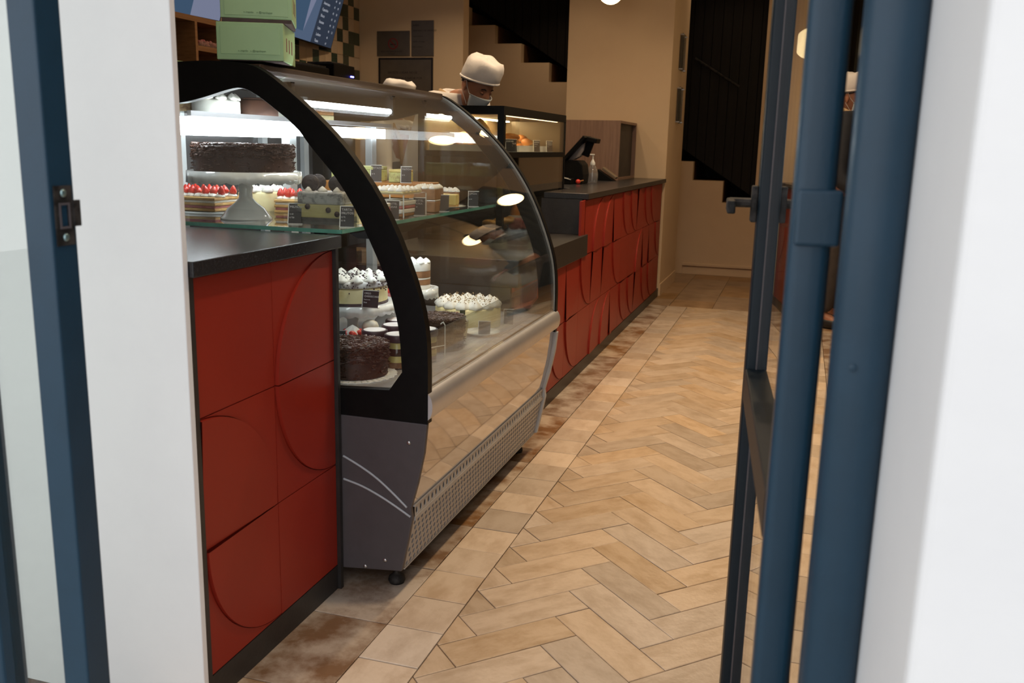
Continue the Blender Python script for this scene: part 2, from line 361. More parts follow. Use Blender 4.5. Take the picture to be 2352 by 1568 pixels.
rect_tiles(-.911, 0, BY, 1, 37, .154, .1625, TRAVB)
rect_tiles(.073, 0, BY, 1, 37, .155, .1625, TRAVB)
rect_tiles(-1.236, 0, 1.955-.325*2, 1, 18, .325, .325, TRAVD)
rect_tiles(.228, 0, 1.955-.325*2, 4, 18, .325, .325, TRAVD)
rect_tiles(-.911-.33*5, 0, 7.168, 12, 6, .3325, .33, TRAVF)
struct('ground', MB().box(-8, 8, -6, .98, -.14, -.02), PAVE)

# ================================================================== ROOM SHELL
struct('ceiling', MB().box(-4.3, 3.2, 1.06, 10.4, CEIL, CEIL+.1), CEILM)
struct('wall_front', MB().box(-4.3, -1.108, 1.474, 1.490, -.02, CEIL), WHITE, bevel=.002)
struct('wall_entrance_left', MB().box(-4.3, -3.2, 1.0, 1.07, -.02, CEIL), WHITE)
struct('wall_entrance', MB().box(.108, 3.2, .685, 1.07, -.1, 3.2), mat('cool_white_paint', (.68, .71, .725), .6, noise=(3, (.65, .68, .70), .4, .7), bump=(35, .04)), bevel=.006)
struct('wall_lintel', MB().box(-4.3, 3.2, .95, 1.07, 2.75, 3.3), WHITE)
wall_left = struct('wall_left', MB().box(-3.80, -3.655, 1.49, 7.48, 0, CEIL), BEIGE)
struct('wall_signs', MB().box(-3.655, -2.717, 7.35, 7.48, 0, CEIL), BEIGE)
struct('wall_right', MB().box(3.05, 3.2, 1.07, 10.4, 0, CEIL), mat('umber_paint', (.20, .17, .14), .8, noise=(2, (.17, .145, .12), .4, .7)))
struct('wall_left_far', MB().box(-4.4, -4.3, 1.07, 10.4, 0, CEIL), BEIGE)
struct('wall_far', MB().box(-4.3, 3.05, 10.3, 10.4, 0, CEIL), VOID)
struct('column', MB().box(-1.90, -1.045, 7.61, 8.60, 0, CEIL), BEIGE, bevel=.004)
struct('baseboard_column', MB().box(-1.045, -1.038, 7.615, 8.60, 0, .10), BEIGE)
# wall under the stair, with its stepped top
steps = [(-3.80, 2.56), (-3.325, 2.56), (-3.325, 2.38), (-3.045, 2.38), (-3.045, 2.20), (-2.765, 2.20), (-2.765, 2.016), (-2.47, 2.016), (-2.47, 1.83), (-2.18, 1.83), (-2.18, 1.645), (-1.885, 1.645), (-1.885, 1.46), (-1.59, 1.46), (-1.59, 1.275), (-1.295, 1.275), (-1.295, 1.093), (-.995, 1.093), (-.995, .915), (-.70, .915), (-.70, .71), (-.40, .71)]
wp = [(-3.80, 0)]+steps+[(-.40, CEIL), (.15, CEIL), (.15, 0)]
struct('wall_back', MB().prism(wp, 9.15, 9.25, 'y'), BEIGE)
struct('wall_back_right', MB().box(1.0, 3.05, 9.15, 9.25, 0, CEIL), BEIGE)
struct('baseboard_back', MB().box(-1.04, .15, 9.135, 9.149, 0, .11), BEIGE, bevel=.003)
struct('trim_1', MB().box(-1.04, .15, 9.130, 9.1345, .075, .085), STAIRW)
stair = bpy.data.objects.new('staircase', None); COL.objects.link(stair); stair['kind'] = 'structure'; stair.location = (-2, 9.25, 0)
corners = [(-3.325, 2.38), (-3.045, 2.20), (-2.765, 2.016), (-2.47, 1.83), (-2.18, 1.645), (-1.885, 1.46), (-1.59, 1.275), (-1.295, 1.093), (-.995, .915), (-.70, .71)]
for i, (x, z) in enumerate(corners):
    x2 = corners[i+1][0] if i+1 < len(corners) else x+.29
    obj('tread', MB().box(x-.02, x2, 9.25, 10.25, z-.035, z), STAIRW, stair, w=True)
    zt = corners[i-1][1] if i else z+.18
    obj('riser', MB().box(x-.02, x, 9.25, 10.25, z, zt-.035), STAIRW, stair, w=True)
line = lambda x: 2.54-.632*(x+3.22)
scr = thing('slat_screen', 'black vertical slat screen standing on the stair flight behind the stepped wall', 'screen', (-2, 9.27, 0))
x = -3.6
while x < -.42:
    obj('slat', MB().prism([(x, max(.72, line(x))), (x+.085, max(.72, line(x+.085))), (x+.085, CEIL), (x, CEIL)], 9.262, 9.262+(.03 if int(x*10) % 2 else .045), 'y'), VOID, scr, w=True); x += .09
obj('handrail', MB().tube([(-1.05, 9.24, 2.06), (-.62, 9.24, 1.80)], .012), HARD, scr, w=True)
dk = thing('dark_backdrop', 'black curtain put in for the dark opening behind the standing person at right', 'backdrop', (.6, 9.2, 0))  # dark folds added to stand for the unlit opening
for k in range(9):
    x = .15+k*.095
    obj('fold', MB().prism([(x, 9.18), (x+.045, 9.15), (x+.095, 9.18), (x+.095, 9.2), (x, 9.2)], 0.0, CEIL-.01, 'z'), VOID, dk, w=True)

# checker wall tiles on the left wall (children of the wall)
pat = {0: 'bGbGbbGG', 1: 'GbbGGbGb', 2: 'bGGbGGbG', 3: 'GGbGbbGb', 4: 'bbGbbGbb'}
mg = mesh('wall_tile', MB().box(0, .008, -.0485, .0485, -.0485, .0485)); mbb = mg.copy(); mg.materials.append(TILEG); mbb.materials.append(TILEB)
for c in range(20):
    for r in range(11):
        y = 7.345-.05-c*.1; z = 2.365-.022-r*.1
        ch = pat[c][r] if c in pat and r < 8 else ('G' if R.random() < .36 else 'b')
        obj('wall_tile', mg if ch == 'G' else mbb, None, wall_left, loc=(-3.655, y, z))

# ================================================================== ENTRANCE FRAMING
jamb = struct('door_frame', MB().box(-1.002, -.957, 1.0, 1.046, -.02, 2.75), BLUE, bevel=.003)
fixed = struct('door_frame_left', MB().box(-1.19, -1.118, 1.0, 1.046, -.02, 2.75), BLUE, bevel=.004)
struct('window_2', MB().box(-3.2, -1.19, 1.020, 1.026, -.02, 2.75), GLASSD)
win = struct('window_1', MB().box(-1.118, -1.002, 1.020, 1.026, -.02, 2.75), GLASSD)
# rounded right-hand post
def rounded(cx, cy, hx, hy, r, n=6):
    pts = []
    for (sx, sy, a0) in ((1, 1, 0), (-1, 1, 90), (-1, -1, 180), (1, -1, 270)):
        for k in range(n+1):
            a = radians(a0+90*k/n); pts.append((cx+sx*(hx-r)+r*cos(a), cy+sy*(hy-r)+r*sin(a)))
    return pts
post = struct('door_post', MB().prism(rounded(.0785, 1.03, .031, .036, .026), -.02, 2.75, 'z'), BLUE, smooth=True, auto=50)
obj('screw_head', MB().lathe([(.004, 0), (.004, .001), (.002, .002), (1e-5, .002)], 12), BLUE, post, loc=(.0695, .9935, .982), rot=(pi/2, 0, 0))

sp = thing('strike_plate', 'black latch strike plate with two bright screws on the blue door jamb at left', 'latch plate', (-.957, 1.023, 1.05))
pl_out = [(1.007, 1.052), (1.039, 1.052), (1.039, 1.133), (1.007, 1.133)]; slot = [(1.016, 1.078), (1.030, 1.078), (1.030, 1.107), (1.016, 1.107)]
obj('plate', MB().prism(pl_out, -.9568, -.9545, 'x', holes=[slot]), HARD, sp, w=True)
obj('tongue', MB().box(-.9570, -.9530, 1.039, 1.052, 1.077, 1.113), HARD, sp, w=True, bevel=.0008)
obj('latch_rim', MB().prism([(1.0135, 1.075), (1.0325, 1.075), (1.0325, 1.110), (1.0135, 1.110)], -.9545, -.9530, 'x', holes=[slot]), GREYP, sp, w=True)
for z in (1.063, 1.123):
    obj('screw', MB().lathe([(.0055, 0), (.0055, .0008), (.003, .002), (1e-5, .002)], 14), STEELB, sp, loc=(.0025, 0, z-1.05), rot=(0, pi/2, 0), smooth=True)

# glass door leaf standing open
A = Vector((.0185, 1.10)); Bp = Vector((-.0530, 1.865)); d = (Bp-A); LW = d.length; ang = atan2(d.y, d.x)
door = thing('glass_door', 'open glass door leaf with dark blue frame seen almost edge on', 'door', (A.x, A.y, 0), ang)
T = .0235
def stile(x0, x1, mt, r=.006): return MB().prism(rounded((x0+x1)/2, 0, (x1-x0)/2, T, r, 4), .01, 2.55, 'z')
obj('stile', MB().prism(rounded(.018, 0, .018, T, .012, 5), .01, 2.55, 'z'), BLUE, door, smooth=True, auto=50)
obj('stile', stile(LW-.06, LW, BLUE), BLUED, door, smooth=True, auto=40)
for (z0, z1) in ((.01, .07), (.72, .785), (2.49, 2.55)):
    obj('rail', MB().box(.036, LW-.06, -T, T, z0, z1), BLUED, door, bevel=.003)
for (z0, z1) in ((.07, .72), (.785, 2.49)):
    p = obj('pane', MB().box(.036, LW-.06, -.003, .003, z0, z1), GLASSD, door)
    for x in (LW-.0635,): obj('gasket', MB().box(x-.002, x+.0035, -.0045, .0045, z0, z1), GREYP, p)
for s in (-1, 1):
    obj('handle_rose', MB().box(LW-.048, LW-.012, *sorted((s*T, s*(T+.012))), 1.068, 1.137), HARD, door, bevel=.003)
    h = MB().tube([(LW-.03, s*(T+.008), 1.104), (LW-.03, s*(T+.040), 1.104), (LW-.03, s*(T+.052), 1.104)], .0095, 10); obj('handle_neck', h, HARD, door)
    obj('lever', MB().box(LW-.13, LW-.018, *sorted((s*(T+.043), s*(T+.058))), 1.088, 1.112), HARD, door, bevel=.003)
obj('lock_case', MB().box(-.005, .022, -T-.007, T-.004, 1.096, 1.160), BLUE, door, bevel=.004)
# ================================================================== RED PANELLED COUNTERS
def red_panel(S, arc, H=.009, n=24):
    # square tile in local (y,z), raised towards +x; arc = corner index of the quarter disc centre or None
    mb = MB(); g = .0012; a, b = g, S-g; t = .012; t0 = .005
    if arc is None:
        mb.box(0, t, a, b, a, b); return mb
    mb.box(0, t0, a, b, a, b)
    cy, cz = [(a, a), (b, a), (b, b), (a, b)][arc]; a0 = [0, 90, 180, 270][arc]; Rr = S-2*g-.0025
    ang_ = [radians(a0+90*k/n) for k in range(n+1)]
    # plate outside the arc, with a narrow groove between it and the tilted quarter disc
    R1 = S-2*g-.0002
    opp = (a+b-cy, a+b-cz)
    outer = [(cy+R1*cos(th), cz+R1*sin(th)) for th in ang_]+[opp]
    mb.prism(outer, t0, t, 'x')
    rings = 5; base = len(mb.v)
    for r in range(rings+1):
        f = r/rings
        for th in ang_:
            ax_ = abs(sin(th)) if arc in (0, 3) else abs(cos(th))
            mb.v.append((t+H*f*ax_, cy+Rr*f*cos(th), cz+Rr*f*sin(th)))
    for r in range(rings):
        for k in range(n):
            q = base+r*(n+1)+k; mb.f.append((q, q+1, q+n+2, q+n+1))
    b2 = len(mb.v); mb.v += [(t0, cy+Rr*cos(th), cz+Rr*sin(th)) for th in ang_]
    for k in range(n):
        q = base+rings*(n+1)+k; mb.f.append((q, q+1, b2+k+1, b2+k))
    return mb
PM = {}
def panel(S, arc):
    if (S, arc) not in PM:
        m = mesh('front_panel', red_panel(S, arc)); m.materials.append(RED); PM[(S, arc)] = m
    return PM[(S, arc)]
near = thing('counter_cabinet', 'short red counter with embossed arc panels and black edging beside the white wall', 'counter', (-1.45, 1.8, 0))
obj('carcass', MB().box(-1.92, -1.132, 1.495, 2.083, .0, .936), BLACKW, near, w=True)
obj('toe_kick', MB().box(-1.131, -1.118, 1.51, 2.083, 0, .068), BLACKW, near, w=True)
obj('edge_strip', MB().box(-1.131, -1.112, 1.4935, 1.509, .0, .936), BLACKW, near, w=True)
obj('end_panel', MB().box(-1.92, -1.108, 2.0845, 2.0985, 0, .936), BLACKW, near, w=True)
S = .2875
lay = {(0, 0): 2, (0, 1): None, (1, 0): 0, (1, 1): 2, (2, 0): None, (2, 1): 1}
for (r, c), a in lay.items():
    obj('front_panel', panel(S, a), None, near, loc=(-1.130+1.45, 1.5095+c*S-1.8, .070+r*S))
tag(obj('countertop', MB().box(-1.92, -1.098, 1.492, 2.146 if False else 2.099, .9365, .968), BLACKT, bevel=.002), 'black stone worktop on the short red counter nearest the door', 'worktop')
top0 = bpy.data.objects['countertop']

far = thing('counter_cabinet', 'long red counter with embossed arc panels running back to the column', 'counter', (-1.4, 5.5, 0))
XF = -1.052
obj('carcass', MB().box(-1.73, XF-.014, 3.46, 7.606, 0, .643), BLACKW, far, w=True)
obj('carcass', MB().box(-1.285, XF-.014, 4.727, 5.262, .644, .936), BLACKW, far, w=True)
obj('carcass', MB().box(-1.73, XF-.014, 5.262, 7.606, .644, .936), BLACKW, far, w=True)
obj('toe_kick', MB().box(XF-.013, XF-.001, 3.46, 7.606, 0, .066), BLACKW, far, w=True)
obj('end_panel', MB().box(-1.285, XF-.016, 4.690, 4.7015, .756, .936), BLACKW, far, w=True)
R2 = random.Random(11)
arcs = {}
for c in range(15):
    y = 3.47+c*S
    if y+S > 7.62: break
    for r in range(3):
        z = .070+r*S
        if r == 2 and y < 4.60: continue
        a = [2, 3, 1, None, 2, 0][(c*5+r*3+(c//3)) % 6]
        o = obj('front_panel', panel(S, a), None, far, loc=(XF+1.4-.012, y-5.5, z))
for r, (y0, y1, z0, z1) in enumerate(((4.62+.0, 4.665, .758, .934),)):
    obj('panel_edge', MB().box(XF-.012, XF, 4.703, 4.713, .758, .934), RED, far, w=True)
tag(obj('countertop', MB().prism([(-1.278, 4.705), (-1.037, 4.705), (-1.037, 7.606), (-1.75, 7.606), (-1.75, 5.27), (-1.278, 5.27)], .937, .967, 'z'), BLACKT, bevel=.002), 'black stone worktop on the long counter under the soap bottle', 'worktop')
tag(obj('countertop', MB().prism([(-1.75, 3.47), (-1.037, 3.47), (-1.037, 4.725), (-1.049, 4.725), (-1.049, 4.689), (-1.290, 4.689), (-1.290, 5.255), (-1.75, 5.255)], .645, .755, 'z'), BLACKW, bevel=.002), 'thick black low ledge under the square heated display', 'worktop')

# ================================================================== CURVED DISPLAY CASE
YN, YF, XB = 2.102, 3.43, -1.92
case = thing('display_case', 'curved glass refrigerated pastry case with black end frames', 'display case', (-1.4, 2.75, 0))
OUT = [(-1.91, 1.385), (-1.573, 1.393), (-1.487, 1.396), (-1.41, 1.394), (-1.345, 1.386), (-1.30, 1.364), (-1.23, 1.315), (-1.153, 1.252), (-1.105, 1.207), (-1.055, 1.15), (-1.002, 1.079), (-.952, .991), (-.909, .89), (-.879, .802), (-.866, .728), (-.862, .65), (-.862, .583), (-.862, .494)]
INN = [(-1.86, 1.285), (-1.65, 1.283), (-1.574, 1.288), (-1.53, 1.295), (-1.482, 1.306), (-1.43, 1.321), (-1.402, 1.327), (-1.385, 1.329), (-1.361, 1.325), (-1.331, 1.310), (-1.304, 1.293), (-1.225, 1.238), (-1.18, 1.183), (-1.156, 1.158), (-1.12, 1.12), (-1.087, 1.075), (-1.055, 1.025), (-1.027, .968), (-.982, .876), (-.953, .786), (-.94, .722), (-.934, .625), (-.97, .574), (-1.115, .566), (-1.86, .560)]
def smoothp(p, it=2):
    for _ in range(it):
        q = [p[0]]
        for i in range(len(p)-1):
            a, b = Vector(p[i]), Vector(p[i+1]); q += [tuple(a*.75+b*.25), tuple(a*.25+b*.75)]
        q.append(p[-1]); p = q
    return p
outs = smoothp(OUT[1:-1], 1)
frame_loop = [(-1.91, .494), (-1.91, 1.385)]+outs+[(-.862, .494)]
inn_s = [INN[0]]+smoothp(INN[1:22], 1)+INN[22:]
for (a, b) in ((YN, YN+.028), (YF-.028, YF)):
    obj('end_frame', MB().prism(frame_loop, a, b, 'y', holes=[inn_s]), BLKPL, case, w=True, bevel=.003)
    obj('side_glass', MB().prism([(p[0]-.006, p[1]) for p in inn_s], (a+b)/2-.003, (a+b)/2+.003, 'y'), GLASS, case, w=True)
gprof = [(p[0]-.005, p[1]-.004) for p in smoothp(OUT[4:-1], 2)]
obj('front_glass', MB().strip(gprof[::-1], YN+.03, YF-.03, .006), GLASSF, case, w=True, smooth=True, auto=50)
obj('glass_seal', MB().strip([(p[0]+.001, p[1]+.001) for p in gprof[::-1]], YF-.0335, YF-.030, .007), mat('seal_grey', (.20, .20, .19), .4, noise=(12, (.16, .16, .15), .4, .6)), case, w=True, smooth=True, auto=50)
obj('top_panel', MB().box(XB, -1.352, YN+.03, YF-.03, 1.372, 1.386), BLKPL, case, w=True, bevel=.002)
obj('top_rail', MB().box(-1.372, -1.338, YN+.03, YF-.03, 1.366, 1.3895), mat('bronze_trim', (.06, .038, .026), .35, .3, noise=(9, (.05, .03, .02), .4, .6)), case, w=True, bevel=.003)
# grey end caps
side = [(-1.91, .06), (-1.112, .055), (-.936, .072), (-.917, .162), (-.905, .226), (-.909, .256), (-.890, .326), (-.872, .413), (-.864, .493), (-1.91, .493)]
cap = obj('end_cap', MB().prism(side, YN, YN+.016, 'y'), GREYP, case, w=True, bevel=.003)
s1 = [(-1.105, .379), (-1.062, .360), (-1.012, .333), (-.966, .298), (-.920, .258)]; s2 = [(-1.105, .314), (-1.055, .303), (-1.004, .283), (-.954, .258), (-.910, .233)]
for s_ in (s1, s2):
    sm = smoothp(s_, 2); obj('accent_strip', MB().tube([(p[0], YN-.0005, p[1]) for p in sm], .0032, 6), GREYL, cap, smooth=True)
for (x, z) in ((-.915, .438), (-.985, .097), (-1.044, .070)):
    obj('screw', MB().lathe([(.006, 0), (.006, .001), (.003, .003), (1e-5, .003)], 12), STEEL, cap, loc=(x, YN, z), rot=(pi/2, 0, 0), smooth=True)
side2 = [(p[0]+(.010 if p[0] > -1 else 0), p[1]) for p in side]
obj('end_cap', MB().prism(side2, YF-.020, YF, 'y'), GREYL, case, w=True, bevel=.003)
obj('housing', MB().box(-1.90, -.975, YN+.02, YF-.02, .09, .545), BLACKW, case, w=True)
# lower front: steel panel, vent grille
lp = smoothp([(-.868, .500), (-.876, .413), (-.893, .326), (-.912, .252)], 2)
obj('steel_panel', MB().strip(lp, YN+.017, YF-.021, -.004), PANEL, case, w=True, smooth=True, auto=50)
tr = [(-.873, .498), (-.862, .503), (-.853, .515), (-.849, .535), (-.851, .556), (-.859, .572), (-.872, .580)]
obj('moulding', MB().prism(smoothp(tr, 2), YN+.001, YF-.001, 'y'), TRIMM, case, w=True, smooth=True, auto=50)
lipx = -.905
def holed(mb, P, QU, QV, nu, nv, hw, hh, stagger=0, thick=.003):
    # perforated strip: nu x nv cells each with an octagonal slot; P origin, QU/QV cell vectors
    P = Vector(P); QU = Vector(QU); QV = Vector(QV); N = QU.cross(QV).normalized()*thick
    for j in range(nv):
        off = (.5 if (stagger and j % 2) else 0)
        for i in range(nu - (1 if off else 0)):
            o = P+QU*(i+off)+QV*j; b = len(mb.v)
            rect = [(0, 0), (.5, 0), (1, 0), (1, .5), (1, 1), (.5, 1), (0, 1), (0, .5)]
            hole = [(.5+hw*cos(a), .5+hh*sin(a)) for a in [radians(t) for t in (225, 270, 315, 0, 45, 90, 135, 180)]]
            mb.v += [tuple(o+QU*p[0]+QV*p[1]) for p in rect]+[tuple(o+QU*p[0]+QV*p[1]) for p in hole]+[tuple(o+QU*p[0]+QV*p[1]-N) for p in hole]
            for k in range(8):
                k2 = (k+1) % 8; mb.f += [(b+k, b+k2, b+8+k2, b+8+k), (b+8+k, b+8+k2, b+16+k2, b+16+k)]
        if off:
            for (s, w_) in ((0, .5), (nu-.5, .5)):
                o = P+QU*s+QV*j; b = len(mb.v); mb.v += [tuple(o), tuple(o+QU*w_), tuple(o+QU*w_+QV), tuple(o+QV)]; mb.f.append((b, b+1, b+2, b+3))
    return mb
ya, yb = YN+.018, YF-.022
nu = 46; du = (yb-ya)/nu
g = MB()
holed(g, (-.905, ya, .226), (0, du, 0), (-.001, 0, .030), nu, 1, .26, .36)
nu2 = 50; dv = 7
q0, q1 = Vector((-.9365, .074)), Vector((-.9085, .216))
dd = (q1-q0)/dv
holed(g, (q0.x, ya, q0.y), (0, (yb-ya)/nu2, 0), (dd.x, 0, dd.y), nu2, dv, .30, .34, stagger=1)
g.box(-.9095, -.9035, ya, yb, .216, .227); g.box(-.9125, -.9045, ya, yb, .255, .259); g.box(-.945, -.9350, ya, yb, .070, .0745)
obj('vent_grille', g, GRILM, case, w=True)
obj('vent_back', MB().box(-.972, -.950, ya, yb, .08, .250), BLACKW, case, w=True)
foot = MB().lathe([(.004, .068), (.009, .066), (.0095, .045), (.0075, .043), (.0075, .030), (.012, .026), (.022, .018), (.024, .008), (.021, 0), (1e-5, 0)][::-1], 16)
fm = mesh('foot', foot, True); fm.materials.append(HARD)
for (x, y) in ((-.983, 2.175), (-.993, 3.36), (-1.85, 2.175), (-1.85, 3.36)): obj('foot', fm, None, case, loc=(x+1.4, y-2.75, .0))
# inside
obj('deck', MB().box(-1.90, -.905, YN+.03, YF-.03, .545, .560), DECKM, case, w=True)
obj('inner_ledge', MB().prism([(-.905, .545), (-.876, .545), (-.876, .585), (-.905, .561)], YN+.031, YF-.031, 'y'), TRIMM, case, w=True)
obj('inner_guard', MB().box(-.940, -.935, YN+.035, YF-.035, .561, .690), ACR, case, w=True)
bk = obj('back_panel', MB().box(-1.915, -1.905, YN+.03, YF-.03, .56, 1.37), BACKM, case, w=True)
for y in (2.30, 2.52, 3.00, 3.30): obj('back_mullion', MB().box(-1.904, -1.885, y, y+.035, .561, 1.37), ALU, bk)
obj('support_post', MB().box(-1.62, -1.59, 2.69, 2.735, .561, 1.262), ALU, case, w=True, bevel=.002)
obj('support_post', MB().box(-1.62, -1.59, 3.30, 3.34, .561, 1.262), ALU, case, w=True, bevel=.002)
sh = obj('glass_shelf', MB().box(-1.86, -1.118, YN+.031, YF-.031, .968, .978), GLASS, case, w=True)
lh = obj('lamp_housing', MB().prism([(-1.185, .966), (-1.122, .966), (-1.118, .958), (-1.118, .940), (-1.155, .940), (-1.185, .955)], YN+.20, YF-.04, 'y'), BLKPL, case, w=True)
obj('under_shelf_lamp', MB().box(-1.182, -1.157, YN+.36, YF-.06, .9385, .9395), LEDW, lh)
obj('shelf_edge', MB().box(-1.118, -1.115, YN+.031, YF-.031, .968, .978), GEDGE, sh); obj('shelf_edge', MB().box(-1.86, -1.118, YN+.0302, YN+.0309, .968, .978), GEDGE, sh)
sh2 = obj('glass_shelf', MB().box(-1.86, -1.56, YN+.031, YF-.031, 1.264, 1.270), GLASS, case, w=True)
obj('shelf_rail', MB().box(-1.565, -1.553, YN+.031, YF-.031, 1.258, 1.272), TRIMM, sh2)
sh3 = obj('glass_shelf', MB().box(-1.72, -1.36, YN+.031, YF-.031, .772, .780) if False else MB().box(-1.86, -1.40, 2.95, YF-.031, .772, .780), GLASS, case, w=True)
lb = obj('light_box', MB().box(-1.60, -1.575, YN+.04, 2.67, 1.208, 1.257), LEDW, case, w=True)
obj('light_box', MB().box(-1.60, -1.575, 2.675, YF-.04, 1.215, 1.252), LEDB, case, w=True)
obj('light_tube', MB().tube([(-1.30, 2.22, 1.300), (-1.30, 2.83, 1.300)], .0085, 12), LEDW, case, w=True, smooth=True)
obj('light_tube', MB().tube([(-1.30, 3.12, 1.300), (-1.30, 3.385, 1.300)], .007, 12), LEDW, case, w=True, smooth=True)
for y in (2.205, 2.84, 3.11): obj('tube_holder', MB().box(-1.312, -1.288, y-.008, y+.008, 1.288, 1.35), BLKPL, case, w=True)

# ================================================================== PASTRIES
def cake_shavings(r, h, n, seed=1, side=True, c=(0, 0, 0)):
    rr = random.Random(seed); mb = MB()
    for i in range(n):
        a = rr.uniform(0, 2*pi)
        if side and rr.random() < .42:
            z = h*(.55+.5*rr.random()) if rr.random() < .75 else h*rr.random(); p = (c[0]+(r+.001)*cos(a), c[1]+(r+.001)*sin(a), c[2]+z)
        else:
            q = r*sqrt(rr.random()); p = (c[0]+q*cos(a), c[1]+q*sin(a), c[2]+h+.002+rr.random()*.005)
        M = Matrix.Rotation(rr.uniform(0, 2*pi), 3, 'Z')@Matrix.Rotation(rr.uniform(-.7, .7), 3, 'X')
        mb.cbox(p, (rr.uniform(.006, .016), rr.uniform(.0015, .004), rr.uniform(.0015, .003)), M=M)
    return mb
def cyl(r, h, n=40, e=.004, z=0): return MB().lathe([(1e-5, z), (r, z), (r, z+h-e), (r-e, z+h), (1e-5, z+h)], n)
def swirl(mb, c, r, h):
    return mb.lathe([(r, 0), (r*1.08, h*.18), (r*.95, h*.38), (r*.62, h*.62), (r*.34, h*.82), (1e-5, h)], 18, c, ripple=.13, k=6, twist=18)
def choc_cake(label, loc, r, h, group=None, seed=1):
    t = thing('chocolate_cake', label, 'cake', loc, 0, group)
    obj('sponge', cyl(r, h, 48), CHOC, t, smooth=True, auto=50)
    obj('shavings', cake_shavings(r, h, 2600, seed), CHOCS, t, kind='stuff')
    return t
def cake_stand(name, label, loc, R0, h, rb):
    t = thing(name, label, 'cake stand', loc)
    obj('foot', MB().lathe([(1e-5, 0), (rb, 0), (rb*1.0, .004), (rb*.88, .012), (rb*.72, .03), (rb*.42, .046), (rb*.28, .058), (rb*.25, h*.55), (rb*.30, h*.66), (rb*.25, h*.72), (rb*.34, h-.012), (1e-5, h-.012)], 32), PORC, t, smooth=True)
    obj('plate', MB().lathe([(1e-5, h-.012), (R0*.9, h-.012), (R0*.965, h-.006), (R0*.972, h), (1e-5, h)], 64), PORC, t, smooth=True, auto=40)
    n = 96; mb = MB(); 
    for i in range(n):
        a = 2*pi*i/n; z = h-.026-.006*abs(sin(12*a)); 
        for (rr, zz) in ((R0, h+.002), (R0*1.012, z), (R0*.985, z), (R0*.972, h+.001)): mb.v.append((rr*cos(a), rr*sin(a), zz))
    for i in range(n):
        for k in range(4):
            a = i*4+k; b = i*4+(k+1) % 4; c = ((i+1) % n)*4+(k+1) % 4; d_ = ((i+1) % n)*4+k; mb.f.append((a, b, c, d_))
    obj('scalloped_rim', mb, PORC, t, smooth=True)
    return t
def label_card(label, loc, w=.042, h=.062, rz=0, lines=('',), group='price cards in the pastry case', lean=.30, base=.02):
    t = thing('price_card', label, 'price card', loc, rz, group)
    M = Matrix.Rotation(-lean, 3, 'X')   # leans back (away from its front, which faces -y)
    obj('card', MB().cbox(M@Vector((0, 0, h/2)), (w, .0016, h), M=M), CARD, t)
    fr = MB(); e = .0022
    fr.cbox(M@Vector((-w/2-e/2, 0, h/2)), (e, .003, h), M=M); fr.cbox((-w/2-e/2, .012, .001), (e, .026, .002)); fr.cbox((0, .004, .001), (w+2*e, .012, .002)); fr.cbox(M@Vector((0, 0, h+e/2)), (w+2*e, .003, e), M=M)
    obj('holder', fr, PORC, t)
    for i, s in enumerate(lines):
        if s: text('card_text', s, h*(.155 if i < 2 else .10), CARDT, t, M@Vector((-w*.42, -.0014, h*(.80-.17*i))), (pi/2-lean, 0, 0) if False else (pi/2+lean, 0, 0))
    return t

# --- middle shelf (z .978)
ZS = .9785; ZD = .5605
cake_stand('cake_stand', 'white scalloped pedestal stand carrying the chocolate cake on the glass shelf', (-1.505, 2.30, ZS), .158, .133, .072)
choc_cake('dark chocolate cake with shavings on the tall white pedestal stand', (-1.507, 2.30, ZS+.1335), .136, .070, seed=3)
def mille(label, loc, w, dpt, h, straws, rz=0, seed=1, group=None):
    rr = random.Random(seed); t = thing('strawberry_millefeuille', label, 'pastry', loc, rz, group)
    n = 3; lh = h/(2*n-1)
    for i in range(n): obj('pastry_layer', MB().box(-w/2, w/2, -dpt/2, dpt/2, i*2*lh, i*2*lh+lh), PASTRY, t, bevel=.002)
    for i in range(n-1): obj('cream_layer', MB().box(-w/2+.002, w/2-.002, -dpt/2+.003, dpt/2-.003, i*2*lh+lh, (i+1)*2*lh), CREAM if i else PINK, t, bevel=.003)
    c = MB()
    for i in range(straws): swirl(c, (-w/2+w*(i+.5)/straws, -dpt*.2, h), w/straws*.55, .014)
    for i in range(straws): swirl(c, (-w/2+w*(i+.5)/straws, dpt*.2, h), w/straws*.55, .014)
    obj('cream', c, CREAM, t, smooth=True)
    for i in range(straws):
        for yy in (-.18, .2):
            obj('strawberry', MB().lathe([(1e-5, 0), (.010, .002), (.0115, .008), (.008, .018), (.003, .026), (1e-5, .028)], 12), STRAW, t, loc=(-w/2+w*(i+.5)/straws+rr.uniform(-.003, .003), dpt*yy, h+.008), rot=(rr.uniform(-.3, .3), rr.uniform(-.3, .3), 0), smooth=True)
    return t
mille('strawberry millefeuille at the left end of the glass shelf, behind the pedestal stand', (-1.755, 2.46, ZS+.008), .18, .16, .040, 7, seed=2)
pl = tag(obj('cake_board', cyl(.14, .006), PORC, loc=(-1.73, 2.50, ZS)), 'pale round board under the leftmost strawberry pastry', 'cake board')
